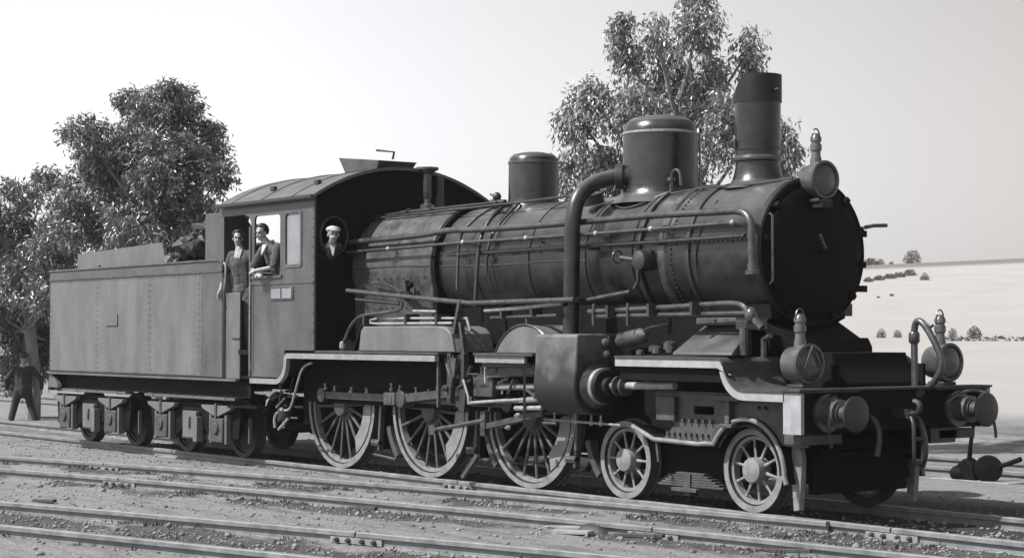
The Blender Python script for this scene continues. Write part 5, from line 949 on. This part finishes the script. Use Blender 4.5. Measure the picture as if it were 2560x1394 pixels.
# ------------------------------------------------------------------ loose stones, weeds, scraps
def scatter(n, xr, yr, fn=None):
    X = rng.uniform(*xr, n); Y = rng.uniform(*yr, n)
    if fn is not None:
        k = rng.random(n) < fn(X, Y); X, Y = X[k], Y[k]
    return X, Y
ico = bmesh.new(); bmesh.ops.create_icosphere(ico, subdivisions=1, radius=1); iv = np.array([v.co[:] for v in ico.verts]); ifc = np.array([[v.index for v in f.verts] for f in ico.faces]); ico.free()
X, Y = scatter(46000, (-19, 5.5), (-9.5, 3.5), lambda x, y: .18+.82*sm(.25, .75, dirtmap(x, y)))
n = len(X); Z = hgt(X, Y); S = np.exp(rng.normal(-4.35, .42, n)); S = np.clip(S, .005, .05)
sc = S[:, None]*rng.uniform(.6, 1.3, (n, 3)); vv = iv[None]*sc[:, None, :]*rng.uniform(.8, 1.15, (n, len(iv), 1)); ang = rng.uniform(0, 6.28, n); ca, sa = np.cos(ang)[:, None], np.sin(ang)[:, None]
vx = vv[..., 0]*ca-vv[..., 1]*sa; vy = vv[..., 0]*sa+vv[..., 1]*ca; vv = np.stack([vx+X[:, None], vy+Y[:, None], vv[..., 2]*.7+Z[:, None]+S[:, None]*.25], -1).reshape(-1, 3)
fs = (ifc[None]+(np.arange(n)*len(iv))[:, None, None]).reshape(-1, 3)
me = bpy.data.meshes.new('loose_gravel'); me.vertices.add(len(vv)); me.vertices.foreach_set('co', vv.ravel().astype(np.float32)); me.loops.add(fs.size); me.loops.foreach_set('vertex_index', fs.ravel().astype(np.int32)); me.polygons.add(len(fs)); me.polygons.foreach_set('loop_start', np.arange(0, fs.size, 3, dtype=np.int32)); me.update(calc_edges=True)
me.materials.append(M['stone']); o = bpy.data.objects.new('loose_gravel', me); COL.objects.link(o); tag(o, 'loose stones and clinker scattered over the yard', 'gravel', None, 'stuff')
def weedfn(x, y):
    B = yB(x); d = 0
    for rail in (B, B-1.67, yD(x)): d = d+np.exp(-((y-rail+.42)/.13)**2)
    d = d+.5*sm(.3, 1.2, x)*sm(-2.2, -1.9, y)*(1-sm(-1.0, -.7, y))+.12*(y < yD(x)-.5)
    return np.clip(d, 0, 1)*sm(.46, .66, fbm(x, y, .55, 91))
X, Y = scatter(30000, (-19, 5.0), (-9.3, -.9), weedfn); k = np.repeat(np.arange(len(X)), 9); nW = len(k)
P = np.stack([X[k], Y[k], hgt(X[k], Y[k])-.005], -1)+rng.normal(size=(nW, 3))*np.array((.022, .022, 0)); D = rng.normal(size=(nW, 3))*np.array((.55, .55, .2))+np.array((0, 0, .8)); D /= np.linalg.norm(D, axis=1, keepdims=True); L = rng.uniform(.02, .06, nW)*rng.uniform(.6, 1.4, len(X))[k]
o = leaves(P, D, L, L*.22, 'dry_weeds', 'weed', None); tag(o, 'dry weeds and dead grass growing along the rails', 'weeds', None, 'stuff')
scr = [(-.45, -3.05, .48, .10, 12, 'wood', 'dark splintered plank near the middle of the diverging track'), (-.02, -3.28, .52, .09, 4, 'railside', 'pale plank lying beside the rail joint'), (-6.7, -5.85, .40, .06, 14, 'iron', 'dark scrap lying left on bare ground'), (.7, -3.05, .6, .05, 9, 'iron', 'thin dark scrap right of the pale plank'), (2.2, -2.75, .7, .04, 20, 'iron', 'thin dark stick at the bottom right'), (-3.4, -3.55, .45, .05, 10, 'iron', 'thin dark stick left of the splintered plank')]
for x, y, l, wd, a, mt, lab in scr:
    o = MB().box(-l/2, l/2, -wd/2, wd/2, -.015, .02).build('wood_scrap', mt, None, .005); o.location = (x, y, float(hgt(np.array([x]), np.array([y]))[0])+.02); o.rotation_euler = (R(3), R(-3), R(a)); tag(o, lab, 'scrap', 'scraps on the ground')
o = MB().lathe([(.16, 0), (.14, .05), (.08, .10), (.02, .12)], (0, 0, 0), (0, 0, 1), 14).build('cinder_heap', 'coal'); o.location = (-.15, -2.95, float(hgt(np.array([-.15]), np.array([-2.95]))[0])-.01); o.scale = (1.5, .8, .8); tag(o, 'small dark cinder heap between the two planks', 'cinders')

# ------------------------------------------------------------------ summer haze over the fields
hz = MB().box(-462, 242, -122, 462, -12, 22).mesh('haze', 'stone'); hz.materials.clear()
hm = bpy.data.materials.new('haze_air'); hm.use_nodes = True; n = hm.node_tree; n.nodes.clear(); pv_ = n.nodes.new('ShaderNodeVolumePrincipled'); pv_.inputs['Density'].default_value = 0.0003; pv_.inputs['Color'].default_value = (.93, .91, .89, 1); pv_.inputs['Anisotropy'].default_value = 0.0
mo = n.nodes.new('ShaderNodeOutputMaterial'); n.links.new(pv_.outputs[0], mo.inputs['Volume']); hz.materials.append(hm)
hzo = bpy.data.objects.new('haze', hz); COL.objects.link(hzo); hzo['kind'] = 'stuff'; hzo['label'] = 'pale summer haze lying over the yard and the far hill'; hzo['category'] = 'haze'
